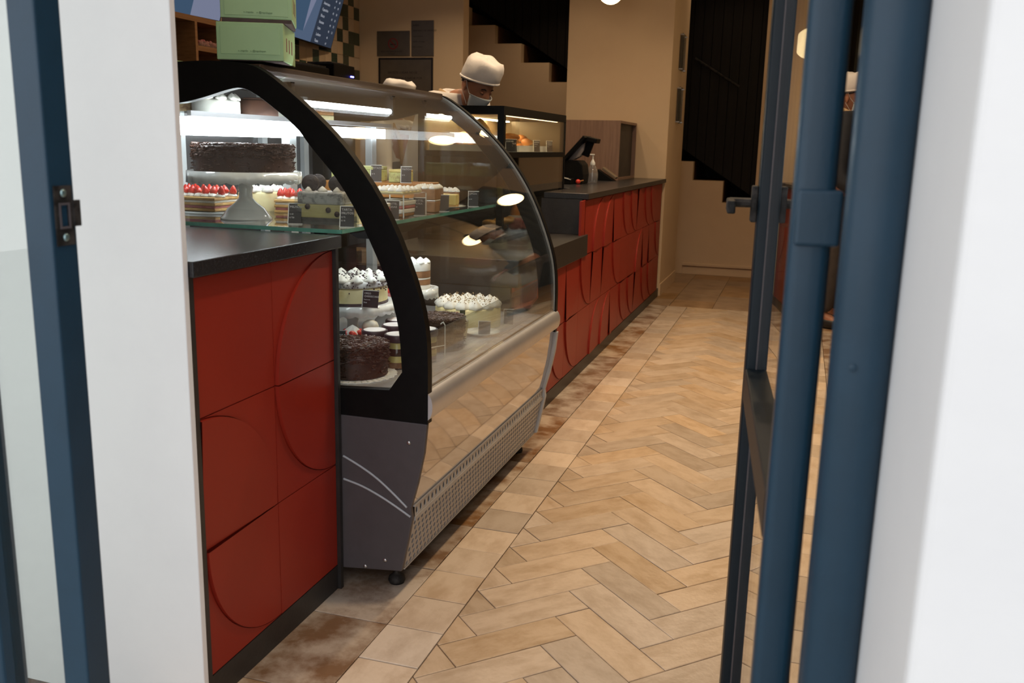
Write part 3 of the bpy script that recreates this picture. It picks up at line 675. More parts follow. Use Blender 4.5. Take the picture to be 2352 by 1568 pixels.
def cream_cake(label, loc, r, h, mt, n=9, dr=.018, group=None, base=None, cherries=0, centre=True):
    t = thing('cream_cake', label, 'cake', loc, 0, group); hb = 0
    if base: obj('base', cyl(r, .010), base, t, smooth=True, auto=50); hb = .010
    obj('cake_body', cyl(r-.001, h-hb, 40, .006, hb), mt, t, smooth=True, auto=50)
    c = MB()
    for i in range(n): a = 2*pi*i/n; swirl(c, ((r-dr)*cos(a), (r-dr)*sin(a), h-.001), dr, dr*1.35)
    if centre:
        m_ = max(3, n-5)
        for i in range(m_): a = 2*pi*i/m_; swirl(c, ((r-2.8*dr)*cos(a), (r-2.8*dr)*sin(a), h-.001), dr*.95, dr*1.25)
    obj('cream_swirls', c, CREAM, t, smooth=True)
    return t
cream_cake('whipped cream topped pale cake at the far left of the glass shelf', (-1.655, 2.62, ZS), .075, .060, PALEY, 9, .017)
mille('strawberry topped slice standing between the pedestal stand and the cookie cake', (-1.530, 2.60, ZS), .085, .10, .040, 4, rz=.15, seed=4)
# cookies-and-cream slab in acetate
t = thing('cookie_cheesecake', 'cookie and custard cheesecake slab with whole cookies on top beside the pedestal stand', 'cake', (-1.238, 2.285, ZS), .08)
obj('cookie_crust', MB().box(-.068, .068, -.05, .05, 0, .018), DARKC, t, bevel=.003)
obj('custard_layer', MB().box(-.0675, .0675, -.0495, .0495, .018, .054), YEL, t, bevel=.003)
obj('cookie_cream', MB().box(-.067, .067, -.049, .049, .054, .088), CREAMO, t, bevel=.006)
for (x, y) in ((-.038, -.02), (.040, -.02), (-.04, .03), (.042, .03)):
    obj('cookie', MB().lathe([(1e-5, 0), (.022, 0), (.024, .003), (.024, .007), (.022, .010), (1e-5, .010)], 24), DARKC, t, loc=(x, y, .108), rot=(radians(72), 0, .2), smooth=True)
for x in (-.04, 0, .043): obj('cream_dollop', swirl(MB(), (x, -.03, .087), .012, .016), CREAM, t, smooth=True)
for (x, y, z) in ((-.035, -.0505, .048), (.025, -.0505, .040), (.05, -.0505, .030)): obj('cookie_chunk', MB().blob((x, y, z), .008, 6), DARKC, t)
obj('cake_band', MB().prism([(-.072, -.054), (.072, -.054), (.072, .054), (-.072, .054)], 0, .085, 'z', holes=[[(-.0705, -.0525), (.0705, -.0525), (.0705, .0525), (-.0705, .0525)]]), ACR, t)
def layered(label, name, loc, w, dpt, layers, rz=0, group=None, top=None, cat='cake'):
    t = thing(name, label, cat, loc, rz, group); z = 0
    for (h, mt, nm) in layers:
        obj(nm, MB().box(-w/2, w/2, -dpt/2, dpt/2, z, z+h), mt, t, bevel=min(.003, h*.3)); z += h
    if top:
        c = MB()
        for i in range(top[0]):
            for j in range(top[1]): swirl(c, (-w/2+w*(i+.5)/top[0], -dpt/2+dpt*(j+.5)/top[1], z-.001), min(w/top[0], dpt/top[1])*.52, .016)
        obj('cream_swirls', c, CREAM, t, smooth=True)
    return t
BER = [(.010, BROWNC, 'sponge'), (.014, CREAM, 'cream_filling'), (.010, PINK, 'berry_filling'), (.014, CREAM, 'cream_filling')]
tray = thing('acrylic_riser', 'clear acrylic riser box standing behind the shelf price cards', 'riser', (-1.20, 2.66, ZS))
obj('riser_top', MB().box(-.065, .065, -.09, .09, .068, .071), ACR, tray)
for (x, y) in ((-.064, -.089), (.062, -.089), (-.064, .087), (.062, .087)): obj('riser_leg', MB().box(x, x+.003, y, y+.003, 0, .068), PORC, tray)
layered('pink and white berry cream slice under the clear riser', 'berry_slice', (-1.20, 2.66, ZS), .10, .14, BER)
layered('rosy layered slice seen behind the first shelf price card', 'berry_slice', (-1.150, 2.42, ZS), .06, .07, [(.02, PALEY, 'sponge'), (.02, PINK, 'berry_filling'), (.012, CREAM, 'cream_filling')], .2)
layered('tall brown sponge cake with piped cream to the right of the riser', 'sponge_cake', (-1.185, 2.89, ZS), .075, .10, [(.036, BROWNC, 'sponge'), (.004, CREAM, 'cream_filling'), (.036, BROWNC, 'sponge')], .1, top=(3, 4))
layered('piped cream cake on top of the clear riser', 'cream_slice', (-1.20, 2.66, ZS+.0715), .11, .15, [(.006, PALEY, 'sponge')], top=(4, 5))
layered('small white cream cup cake behind the cookie cheesecake', 'cream_slice', (-1.37, 2.66, ZS), .07, .07, [(.035, PALEY, 'sponge'), (.03, CREAM, 'cream_filling')], top=(2, 2))
# raised board with green cakes
t = thing('raised_board', 'orange brown raised serving board at the back of the glass shelf', 'serving board', (-1.42, 3.0, ZS))
obj('board', MB().box(-.19, .19, -.10, .10, .040, .088), mat('orange_board', (.48, .20, .04), .4, noise=(9, (.36, .14, .03), .4, .65)), t, bevel=.003)
for (x, y) in ((-.17, -.08), (.15, -.08), (-.17, .07), (.15, .07)): obj('leg', MB().box(x, x+.02, y, y+.02, 0, .04), PORC, t)
layered('speckled green pistachio cake, the longer one on the raised board', 'pistachio_cake', (-1.49, 2.99, ZS+.0885), .16, .12, [(.040, GREENC, 'sponge'), (.012, GREENC, 'icing')])
layered('short green pistachio cake between the two cards on the raised board', 'pistachio_cake', (-1.335, 3.0, ZS+.0885), .05, .10, [(.034, GREENC, 'sponge'), (.010, YEL, 'icing')])
# yellow bars on a plate
tag(obj('serving_plate', MB().lathe([(1e-5, 0), (.045, 0), (.085, .008), (.086, .010), (.045, .004), (1e-5, .004)], 36), PORC, loc=(-1.205, 3.06, ZS), smooth=True), 'white plate under the yellow lemon bars', 'plate')
for i, (dx, dy, rz) in enumerate(((-.035, -.02, .1), (.0, .01, -.2), (.035, .0, .15))):
    layered(('leftmost', 'middle', 'rightmost')[i]+' of the three yellow lemon bars on the white plate', 'lemon_bar', (-1.205+dx*1.15, 3.06+dy, ZS+.0055), .036, .055, [(.008, PASTRY, 'crust'), (.036, YEL, 'filling')], rz, 'lemon bars on the white plate')
cream_cake('dim cream topped cup cake at the far end of the glass shelf', (-1.28, 3.34, ZS), .036, .045, BROWNC, 6, .013, centre=False)
# cards on shelf
CT = ('MILHOJAS', 'FRESA', 'Reb.   $68', 'Pza.  $720'); 
cards = [((-1.300, 2.215, ZS), 'price card standing just left of the cookie cheesecake', ('MILHOJAS', '', '$ 68', '$ 720')),
 ((-1.135, 2.20, ZS), 'price card at the near right corner of the glass shelf against the black frame', ('TARTA', 'FRUTOS', '$ 72', '$ 18')),
 ((-1.140, 2.50, ZS), 'price card in front of the berry slice, third along the glass shelf', ('PASTEL', 'FRESAS', '$ 70', '$ 14')),
 ((-1.136, 2.69, ZS), 'price card in front of the tall brown sponge cake', ('PASTEL', 'MOKA', '$ 65', '')),
 ((-1.136, 2.90, ZS), 'blank grey-backed price card in front of the lemon bars', ('', '', '', '')),
 ((-1.136, 3.20, ZS), 'price card at the far end of the glass shelf', ('LIMON', '', '$ 54', ''))]
for i, (loc, lb_, ln) in enumerate(cards): label_card(lb_, loc, .036 if i else .034, .056, rz=.30, lines=ln)
label_card('left price card on the raised board, in front of the green cakes', (-1.395, 2.925, ZS+.0885), .036, .058, .35, ('PISTACHE', '', '$ 70', ''))
label_card('right price card on the raised board', (-1.285, 2.93, ZS+.0885), .034, .056, .35, ('MATCHA', '', '$ 62', ''))

# --- deck (z .56)
tag(obj('cake_doily', MB().lathe([(1e-5, 0), (.118, 0), (.118, .0018), (1e-5, .002)], 64, ripple=.02, k=24), PLATE, loc=(-1.155, 2.275, ZD)), 'white lace doily under the nearest chocolate cake', 'doily')
dl = bpy.data.objects['cake_doily']
for i in range(40):
    a = 2*pi*i/40; obj('doily_rib', MB().cbox((.108*cos(a), .108*sin(a), .0024), (.020, .004, .0016), rz=a), PORC, dl)
choc_cake('nearest chocolate cake with curls on top, low in the case window', (-1.155, 2.275, ZD+.0035), .092, .083, seed=5)
cake_stand('cake_stand', 'white pedestal stand carrying the cheesecake on the case floor', (-1.315, 2.58, ZD), .135, .150, .068)
t = thing('cheesecake', 'yellow cheesecake topped with crumbled cookie cream on the lower pedestal stand', 'cake', (-1.315, 2.58, ZD+.1505))
obj('cookie_crust', cyl(.112, .008), DARKC, t, smooth=True, auto=50); obj('custard', cyl(.110, .046, 44, .008, .008), PALEY, t, smooth=True, auto=50)
obj('cookie_cream', cyl(.108, .018, 44, .006, .054), CREAMO, t, smooth=True, auto=50)
c = MB(); rr = random.Random(5)
for i in range(13): a = 2*pi*i/13; swirl(c, (.094*cos(a), .094*sin(a), .070), .018, .024)
for i in range(9): a = 2*pi*i/9; swirl(c, (.055*cos(a), .055*sin(a), .070), .016, .022)
obj('cream_swirls', c, CREAM, t, smooth=True)
cr = MB()
for i in range(260): a = rr.uniform(0, 2*pi); q = .1*sqrt(rr.random()); cr.cbox((q*cos(a), q*sin(a), .074+rr.random()*.014), (.004, .003, .003), rz=a)
for i in range(120): a = rr.uniform(0, 2*pi); cr.cbox((.111*cos(a), .111*sin(a), .040+rr.random()*.035), (.004, .003, .004), rz=a)
obj('cookie_crumbs', cr, DARKC, t, kind='stuff')
label_card('price card leaning in front of the cheesecake on the lower stand', (-1.205, 2.478, ZD+.1510), .050, .052, .05, ('OREO', 'CHEESECAKE', 'Rebanada', 'Pieza'), lean=.2)
cake_stand('cake_stand', 'white pierced plate stand carrying the tall layered brown cake', (-1.205, 2.83, ZD), .075, .165, .05)
t = thing('layer_cake', 'tall layered brown and white cake with cream top, half hidden by the black frame', 'cake', (-1.205, 2.83, ZD+.1655))
z = 0
for (h, mt) in ((.014, CREAM), (.018, BROWNC), (.006, CREAM), (.022, BROWNC), (.026, CREAM)):
    obj('cake_layer', cyl(.048, h, 32, .002, z), mt, t, smooth=True, auto=50); z += h
c = MB(); 
for i in range(8): a = 2*pi*i/8; swirl(c, (.036*cos(a), .036*sin(a), z-.002), .013, .016)
obj('cream_swirls', c, CREAM, t, smooth=True)
layered('strawberry tart slice on a dish behind the pedestal stand', 'tart_slice', (-1.36, 2.92, ZD+.10), .09, .09, [(.012, PASTRY, 'crust'), (.018, PINK, 'filling'), (.010, STRAW, 'glaze')], .2)
cake_stand('cake_stand', 'small white footed dish under the strawberry tart slice', (-1.36, 2.92, ZD), .085, .0995, .05)
# jars
def jar(label, loc, r=.038, h=.098):
    t = thing('dessert_jar', label, 'jar', loc, R.uniform(0, 3), 'layered dessert jars with black lids'); hh = h-.020
    z = .002
    for (f, mt, nm) in ((.22, BROWNC, 'sponge'), (.24, YEL, 'custard'), (.28, CHOC, 'chocolate_mousse'), (.22, YEL, 'custard')):
        obj(nm, MB().lathe([(1e-5, z), (r-.003, z), (r-.003, z+f*hh), (1e-5, z+f*hh)], 24), mt, t, smooth=True, auto=50); z += f*hh
    obj('jar_glass', MB().lathe([(1e-5, 0), (r-.003, 0), (r, .004), (r, hh-.006), (r-.004, hh)], 28), GLASS, t, smooth=True)
    l = obj('lid', MB().lathe([(1e-5, hh), (r*.99, hh), (r*1.03, hh+.002), (r*1.03, h-.003), (r*.98, h), (1e-5, h)], 32), LIDK, t, smooth=True, auto=45)
    obj('lid_disc', MB().lathe([(1e-5, h), (r*.86, h), (r*.86, h+.0012), (1e-5, h+.0014)], 28), LIDW, l)
    return t
j0 = jar('lidded dessert jar just behind the nearest chocolate cake, left of the pair', (-1.165, 2.425, ZD))
copy_thing(j0, 'lidded dessert jar nearest the black frame, lowest of the jars', (-1.078, 2.396, ZD))
copy_thing(j0, 'lidded dessert jar in the second row, behind the front pair', (-1.145, 2.52, ZD))
copy_thing(j0, 'lidded dessert jar in the rear row, mostly behind the black frame', (-1.170, 2.602, ZD))
copy_thing(j0, 'lidded dessert jar seen through the curved glass just right of the frame', (-1.035, 2.50, ZD))
def cup(label, loc, r, h, straw):
    t = thing('dessert_cup', label, 'dessert cup', loc, 0)
    obj('filling', MB().lathe([(1e-5, .002), (r*.75, .002), (r*.96, h), (1e-5, h)], 20), YEL if straw else PALEY, t, smooth=True, auto=50)
    obj('cup_shell', MB().lathe([(1e-5, 0), (r*.78, 0), (r, h+.004), (r*.98, h+.004)], 20), ACR, t, smooth=True)
    obj('cream', swirl(MB(), (0, 0, h), r*.8, r*.95), CREAM, t, smooth=True)
    return t
c1 = cup('cup with sliced strawberries and cream behind the nearest chocolate cake', (-1.245, 2.44, ZD), .036, .070, True)
for i in range(6):
    a = i*1.05; obj('strawberry', MB().blob((0, 0, 0), .011, 8, 1.3), STRAW, c1, loc=(.024*cos(a), .024*sin(a), .078), rot=(.8, 0, a), smooth=True)
c1b = tag(obj('cream_dome', MB().lathe([(.024, 0), (.026, .008), (.021, .020), (.010, .027), (1e-5, .029)], 24), CREAM, loc=(-1.215, 2.50, ZD+.083), smooth=True), 'round white meringue dome on a small pot behind the strawberry cup', 'meringue')
tag(obj('dessert_pot', MB().lathe([(1e-5, 0), (.022, 0), (.026, .082), (1e-5, .082)], 20), PORC, loc=(-1.215, 2.50, ZD), smooth=True, auto=50), 'small white pot holding up the round meringue', 'pot')
label_card('dark price card among the jars at the left edge of the lower window', (-1.258, 2.372, ZD+.0), .040, .095, .4, ('FRESAS', '', '$ 58', ''))
choc_cake('second chocolate cake with curls, seen through the curved front glass', (-1.060, 2.685, ZD+.001), .076, .098, seed=9)
t = cream_cake('large pale cake with piled whipped cream at the far end of the case floor', (-1.115, 3.10, ZD), .120, .070, PALEY, 13, .024)
cr = MB(); rr = random.Random(8)
for i in range(200): a = rr.uniform(0, 2*pi); q = .11*sqrt(rr.random()); cr.cbox((q*cos(a), q*sin(a), .086+rr.random()*.018), (.003, .003, .003), rz=a)
obj('sprinkles', cr, NUT, t, kind='stuff')
c2 = cup('cream cup with a red berry and dark leaf before the large cream cake', (-1.045, 2.83, ZD), .028, .060, False)
obj('berry', MB().blob((-.008, -.01, .088), .007, 8), STRAW, c2, smooth=True); obj('leaf', MB().cbox((.010, -.006, .094), (.018, .003, .016), rz=.4), mat('mint_leaf', (.02, .05, .02), .5), c2, bevel=.001)
cup('plain whipped cream cup just right of the second chocolate cake', (-1.120, 2.80, ZD), .032, .062, False)
tag(obj('oval_dish', MB().lathe([(1e-5, 0), (.040, 0), (.062, .010), (.063, .012), (.04, .004), (1e-5, .004)], 32), PORC, loc=(-1.005, 2.94, ZD), smooth=True), 'white oval dish in front of the small cream cup', 'dish')
label_card('price card on the case floor in front of the large cream cake', (-.985, 2.905, ZD), .040, .052, .25, ('', '', '', ''))
label_card('price card at the far right of the case floor', (-.972, 3.14, ZD), .034, .056, .25, ('LIMON', '', '$ 60', ''))
hk = thing('card_rack', 'clear hooked card rack on the case floor beside the black frame', 'card rack', (-.985, 2.45, ZD))
for (x, y) in ((-.012, -.02), (.018, .04)): obj('hook', MB().tube([(x, y, 0), (x, y, .115), (x-.006, y, .125), (x-.014, y, .118)], .002, 6), PORC, hk)
obj('rack_bar', MB().tube([(-.012, -.02, .055), (.018, .04, .055)], .0018, 6), PORC, hk)
# --- top shelf
ZT = 1.2705
cream_cake('leftmost cream topped cake on the high shelf under the frame', (-1.835, 2.46, ZT), .045, .040, NUT, 8, .011)
cream_cake('white frosted cake on the high shelf', (-1.715, 2.48, ZT), .072, .046, CREAM, 9, .016)
t = thing('chocolate_block', 'brown chocolate cake on the high shelf next to the white frosted cake', 'cake', (-1.655, 2.62, ZT)); obj('cake_body', cyl(.06, .052), CHOCS, t, smooth=True, auto=50); obj('topping', cyl(.055, .006, 32, .002, .052), CHOC, t)
layered('nut covered cake on the high shelf behind the black frame', 'nut_cake', (-1.63, 2.79, ZT), .09, .09, [(.030, CREAM, 'cream_filling'), (.012, NUT, 'nut_topping')])
layered('orange glazed cake farthest along the high shelf', 'glazed_cake', (-1.65, 2.96, ZT), .10, .11, [(.020, PALEY, 'sponge'), (.016, ORANGE, 'glaze')])
# ================================================================== HEATED DISPLAY (square)
hd = thing('heated_display', 'square black framed heated display with two glass tiers on the low ledge', 'display case', (-1.51, 4.64, .7555))
hx0, hx1, hy0, hy1, hz0, hz1 = -1.72, -1.300, 4.06, 5.225, .756, 1.376
fr = MB(); b_ = .030
fr.box(hx0, hx1, hy0, hy1, 1.338, hz1)
for (x0, x1) in ((hx0, hx0+b_), (hx1-b_, hx1)):
    for (y0, y1) in ((hy0, hy0+b_), (hy1-.012, hy1)): fr.box(x0, x1, y0, y1, .78, 1.338)
fr.box(hx0, hx1, hy0, hy1, .756, .780); fr.box(hx1-.02, hx1, hy0+b_, hy1-.012, 1.145, 1.172); fr.box(hx0+b_, hx1-b_, hy0, hy0+.02, 1.145, 1.172); fr.box(hx0, hx0+.02, hy0+b_, hy1-.012, 1.145, 1.172)
obj('frame', fr, BLKPL, hd, w=True)
obj('rear_panel', MB().box(hx0+.004, hx0+.012, hy0+b_, hy1-.012, .78, 1.338), mat('smoked_panel', (.10, .075, .045), .3, noise=(4, (.08, .06, .035), .4, .7)), hd, w=True)
obj('side_panel', MB().box(hx0+b_, hx1-b_, hy1-.010, hy1-.004, .78, 1.338), bpy.data.materials['smoked_panel'], hd, w=True)
obj('shelf', MB().box(hx0+.02, hx1-.02, hy0+.02, hy1-.012, 1.160, 1.170), STEEL, hd, w=True)
obj('pane', MB().box(hx1-.008, hx1-.004, hy0+b_, hy1-.012, 1.172, 1.338), GLASS, hd, w=True); obj('pane', MB().box(hx1-.008, hx1-.004, hy0+b_, hy1-.012, .78, 1.145), GLASS, hd, w=True)
obj('pane', MB().box(hx0+b_, hx1-b_, hy0+.004, hy0+.008, 1.172, 1.338), GLASS, hd, w=True); obj('pane', MB().box(hx0+b_, hx1-b_, hy0+.004, hy0+.008, .78, 1.145), GLASS, hd, w=True)
obj('heat_lamp', MB().box(hx0+.08, hx0+.10, hy0+.06, hy1-.06, 1.332, 1.337), LEDY, hd, w=True)
obj('heat_lamp', MB().box(-1.345, -1.335, hy0+.06, hy1-.06, 1.3360, 1.3378), emis('warm_led_front', (1.0, .70, .35), 9.0), hd, w=True)
ztr = 1.1705
def trayf(label, x0, x1, y0, y1, z, mtt):
    t = thing('food_tray', label, 'tray', ((x0+x1)/2, (y0+y1)/2, z)); cx, cy = (x0+x1)/2, (y0+y1)/2
    mb = MB().box(x0-cx, x1-cx, y0-cy, y1-cy, 0, .003)
    for q in ((x0, x0+.003, y0, y1), (x1-.003, x1, y0, y1), (x0+.003, x1-.003, y0, y0+.003), (x0+.003, x1-.003, y1-.003, y1)): mb.box(q[0]-cx, q[1]-cx, q[2]-cy, q[3]-cy, .003, .032)
    obj('tray_body', mb, mtt, t); return t
for k, (y0, y1, nm) in enumerate(((4.10, 4.42, 'nearest'), (4.44, 4.80, 'middle'), (4.82, 5.18, 'farthest'))):
    trayf(nm+' white tray on the lit upper tier of the heated display', -1.68, -1.372, y0, y1, ztr, PORC)
rr = random.Random(21)
empm = None; cnt_e = 0
places = []
for (y0, y1, n, wh) in ((4.13, 4.38, 9, 'nearest'), (4.48, 4.77, 9, 'middle'), (4.86, 5.14, 8, 'farthest')):
    for k in range(n):
        places.append((-1.62+.0255*(k % 9), y0+.025+(y1-y0-.05)*rr.random(), wh))
def pastry_mesh(mt, s=1):
    mb = MB(); n = 12
    for j in range(7):
        a = pi*j/6; 
        for i in range(8):
            b = 2*pi*i/8; r = .018*sin(.25+a*.84)*s+.004
            mb.v.append((.045*s*cos(a)*1.0, r*cos(b)+.014*sin(a)*s, .018*s+r*sin(b)*.9))
    for j in range(6):
        for i in range(8): q = j*8+i; q2 = j*8+(i+1) % 8; mb.f.append((q, q2, q2+8, q+8))
    mb.f += [tuple(range(8)), tuple(reversed(range(48, 56)))]
    m = mesh('croissant', mb, True); m.materials.append(mt); return m
cm = pastry_mesh(ORANGE); cm2 = pastry_mesh(mat('golden_crust', (.62, .33, .09), .45, noise=(30, (.45, .2, .05), .4, .66), bump=(50, .3)))
for i, (x, y, wh) in enumerate(places):
    if x > -1.56 and y < 4.30: continue
    o = obj('baked_roll', cm if i % 2 else cm2, None, loc=(x+.01, y, ztr+.012+.021*(i % 3)), rot=(0, 0, rr.uniform(0, pi)))
    tag(o, 'golden baked roll heaped in the '+wh+' white tray of the heated display', 'pastry', 'baked rolls in the '+wh+' heated tray')
# tall triangular puff near the corner pillar
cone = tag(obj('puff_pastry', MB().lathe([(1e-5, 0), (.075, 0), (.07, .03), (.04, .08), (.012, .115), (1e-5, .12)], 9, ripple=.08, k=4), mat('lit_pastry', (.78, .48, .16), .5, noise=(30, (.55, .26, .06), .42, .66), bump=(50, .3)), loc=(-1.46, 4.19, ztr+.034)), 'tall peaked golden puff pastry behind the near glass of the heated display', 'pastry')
for k, (y, ln, wh) in enumerate(((4.27, ('QUICHE', '', ''), 'nearest of the four'), (4.34, ('PAY', 'POLLO', '$ 42'), 'second nearest of the four'), (4.76, ('EMPAN', 'ADA', '$ 38'), 'third nearest of the four'), (5.02, ('ROLLO', 'QUESO', '$ 36'), 'farthest of the four'))):
    label_card(wh+' price cards on the lit tier of the heated display', (-1.337, y, ztr), .036, .060, .75, ln, 'price cards in the heated display', lean=.15)
# lower tier items
zl = .7805
for k, (x, y, s) in enumerate(((-1.42, 4.22, 0), (-1.37, 4.30, 1), (-1.44, 4.34, 2), (-1.36, 4.42, 3), (-1.43, 4.47, 4), (-1.38, 4.16, 5))):
    o = obj('sandwich_roll', cm2, None, loc=(x, y, zl+.002+(.036 if k % 2 else 0)), rot=(0, 0, .3+k*.5)); o.scale = (1.1, 1.2, 1.0)
    tag(o, 'pale bread roll stacked in the dim lower tier of the heated display', 'bread roll', 'bread rolls on the lower tier')
t = thing('red_packet', 'red wrapped snack packet at the near bottom corner of the heated display', 'packet', (-1.375, 4.52, zl)); obj('packet', MB().cbox((0, 0, .030), (.07, .06, .060), rz=.3), PINK, t, bevel=.012, seg=3); obj('seal', MB().cbox((0, 0, .066), (.07, .004, .012), rz=.3), CREAM, t)
t = thing('carrot_juice', 'orange juice bottle standing in the lower tier of the heated display', 'bottle', (-1.42, 4.66, zl)); obj('bottle_body', MB().lathe([(1e-5, 0), (.024, 0), (.026, .01), (.026, .085), (.012, .11), (.012, .12), (1e-5, .12)], 20), mat('orange_juice', (.65, .22, .02), .3), t, smooth=True); obj('cap', MB().lathe([(1e-5, .12), (.014, .12), (.014, .135), (1e-5, .135)], 16), PORC, t)
t = thing('red_bottle', 'slim red bottle in the lower tier beside the orange one', 'bottle', (-1.40, 4.83, zl)); obj('bottle_body', MB().lathe([(1e-5, 0), (.016, 0), (.017, .10), (.009, .14), (.009, .155), (1e-5, .155)], 18), mat('red_glass', (.35, .02, .015), .25), t, smooth=True); obj('cap', MB().lathe([(1e-5, .155), (.010, .155), (.010, .168), (1e-5, .168)], 14), BLKPL, t)
t = thing('snack_pack', 'clear pack of pink and cream snacks at the near bottom glass of the heated display', 'packet', (-1.350, 4.60, zl)); obj('pack', MB().cbox((0, 0, .022), (.05, .09, .044)), PINK, t, bevel=.01, seg=3); obj('snacks', MB().blob((0, 0, .045), .022, 8), CREAM, t, smooth=True)
label_card('small price card beside the snack pack in the lower tier', (-1.337, 4.78, zl), .034, .05, .75, ('BOTANA', '', '$ 30'), 'price cards in the heated display', lean=.15)

# ================================================================== ITEMS ON THE LONG COUNTER
ZC = .9675
t = thing('wood_cabinet', 'walnut coloured box cabinet with open dark side at the far end of the long counter', 'cabinet', (-1.6, 7.24, ZC))
mb = MB().box(-1.74, -1.300, 6.885, 6.903, ZC, 1.402).box(-1.74, -1.300, 7.585, 7.603, ZC, 1.402).box(-1.74, -1.300, 6.903, 7.585, 1.384, 1.402)
obj('body', mb, WOODG, t, w=True); obj('bottom_board', MB().box(-1.74, -1.300, 6.903, 7.585, ZC, ZC+.016), WOODG, t, w=True)
obj('inner_back', MB().box(-1.345, -1.330, 6.903, 7.585, ZC+.016, 1.384), mat('cabinet_inside', (.045, .035, .032), .6, noise=(12, (.03, .024, .022), .4, .6)), t, w=True)
# point of sale terminal
t = thing('sales_terminal', 'black touchscreen till with tilted screen and curved stand next to the soap bottle', 'till', (-1.42, 6.02, ZC))
obj('base_unit', MB().prism([(-.12, 0), (.065, 0), (.070, .06), (.060, .125), (.035, .150), (-.12, .150)], -.09, .09, 'y'), BLKPL, t, bevel=.006)
M = Matrix.Rotation(radians(-48), 3, 'Y')
obj('screen', MB().cbox((-.005, 0, .215), (.235, .22, .022), M=M), BLKPL, t, bevel=.004)
arc = [(-.045, .150)]+[(-.045+.115*sin(a)*1.0, .150+.16*(1-cos(a))*.9) for a in [k*pi/14 for k in range(1, 8)]]
obj('curved_neck', MB().prism([(-.05, .150), (-.01, .153), (.03, .175), (.055, .215), (.062, .265), (.03, .245), (-.02, .195)], -.035, .035, 'y'), mat('pos_grey', (.30, .27, .27), .4), t, bevel=.004)
obj('customer_display', MB().cbox((.095, 0, .285), (.10, .12, .030), M=Matrix.Rotation(radians(12), 3, 'Y')), BLKPL, t, bevel=.004)
obj('display_neck', MB().cbox((.075, 0, .225), (.05, .03, .10), M=Matrix.Rotation(radians(20), 3, 'Y')), BLKPL, t, bevel=.004)
t = thing('receipt_printer', 'small black printer with paper slip beside the till', 'printer', (-1.46, 5.86, ZC)); obj('printer_body', MB().cbox((0, 0, .018), (.12, .10, .036)), BLKPL, t, bevel=.005); obj('paper_slip', MB().cbox((.01, -.03, .040), (.10, .05, .003), M=Matrix.Rotation(.2, 3, 'Y')), PORC, t)
t = thing('red_clip', 'small shiny red ball-topped clip on the counter in front of the till', 'clip', (-1.365, 5.86, ZC)); obj('ball', MB().blob((0, 0, .0165), .016, 10), STRAW, t, smooth=True); obj('pin', MB().tube([(0, 0, .016), (.035, 0, .026)], .004, 6), ORANGE, t)
# sanitizer
t = thing('soap_bottle', 'clear pump bottle of hand gel standing on the long counter', 'bottle', (-1.352, 6.22, ZC))
obj('bottle_shell', MB().lathe([(1e-5, 0), (.030, 0), (.036, .006), (.040, .040), (.038, .070), (.028, .100), (.018, .118), (.015, .122)], 28), glass('bottle_plastic', (.90, .92, .94), .09, haze=.10), t, smooth=True)
obj('gel', MB().lathe([(1e-5, .003), (.028, .003), (.036, .040), (.034, .064), (1e-5, .064)], 24), glass('hand_gel', (.78, .80, .86), .05, haze=.08), t, smooth=True)
p = obj('pump', MB().lathe([(1e-5, .118), (.017, .118), (.017, .134), (.013, .140), (.008, .152), (.0045, .156), (.0045, .185), (.006, .188), (1e-5, .189)], 20), PORC, t, smooth=True, auto=60)
obj('spout', MB().tube([(.012, 0, .187), (-.030, 0, .187), (-.034, 0, .182)], .0048, 8), PORC, p, smooth=True); obj('dip_tube', MB().tube([(0, 0, .118), (0, 0, .012)], .003, 8), mat('frosted_tube', (.5, .48, .5), .5), t)
t = thing('card_reader', 'brown topped card terminal leaning on its black wedge stand on the long counter', 'card reader', (-1.36, 6.72, ZC))
obj('wedge_stand', MB().prism([(-.055, 0), (.075, 0), (-.055, .082)], -.04, .04, 'y'), BLKPL, t, bevel=.003); obj('keypad', MB().cbox((.030, 0, .055), (.125, .075, .020), M=Matrix.Rotation(radians(34), 3, 'Y')), mat('terminal_tan', (.15, .11, .07), .5), t, bevel=.004)
# column side panels (clear sign holders)
for (y0, z0, z1, lb_, nn) in ((8.02, 1.85, 2.15, 'upper clear framed notice holder on the side of the column', 0), (8.02, 1.42, 1.72, 'lower clear framed notice holder on the side of the column', 1)):
    t = thing('sign_holder', lb_, 'sign holder', (-1.045, y0+.1, z0))
    obj('sheet', MB().box(-1.040, -1.037, y0, y0+.22, z0+.01, z1-.01), PLAQ, t, w=True); obj('cover', MB().box(-1.026, -1.023, y0-.01, y0+.23, z0, z1), ACR, t, w=True)
    for (y, z) in ((y0+.003, z0+.012), (y0+.217, z0+.012), (y0+.003, z1-.012), (y0+.217, z1-.012)):
        obj('standoff', MB().lathe([(1e-5, 0), (.006, 0), (.006, .032), (1e-5, .032)], 10), STEEL, t, loc=(-1.045+1.045, y-y0-.1, z-z0), rot=(0, pi/2, 0))

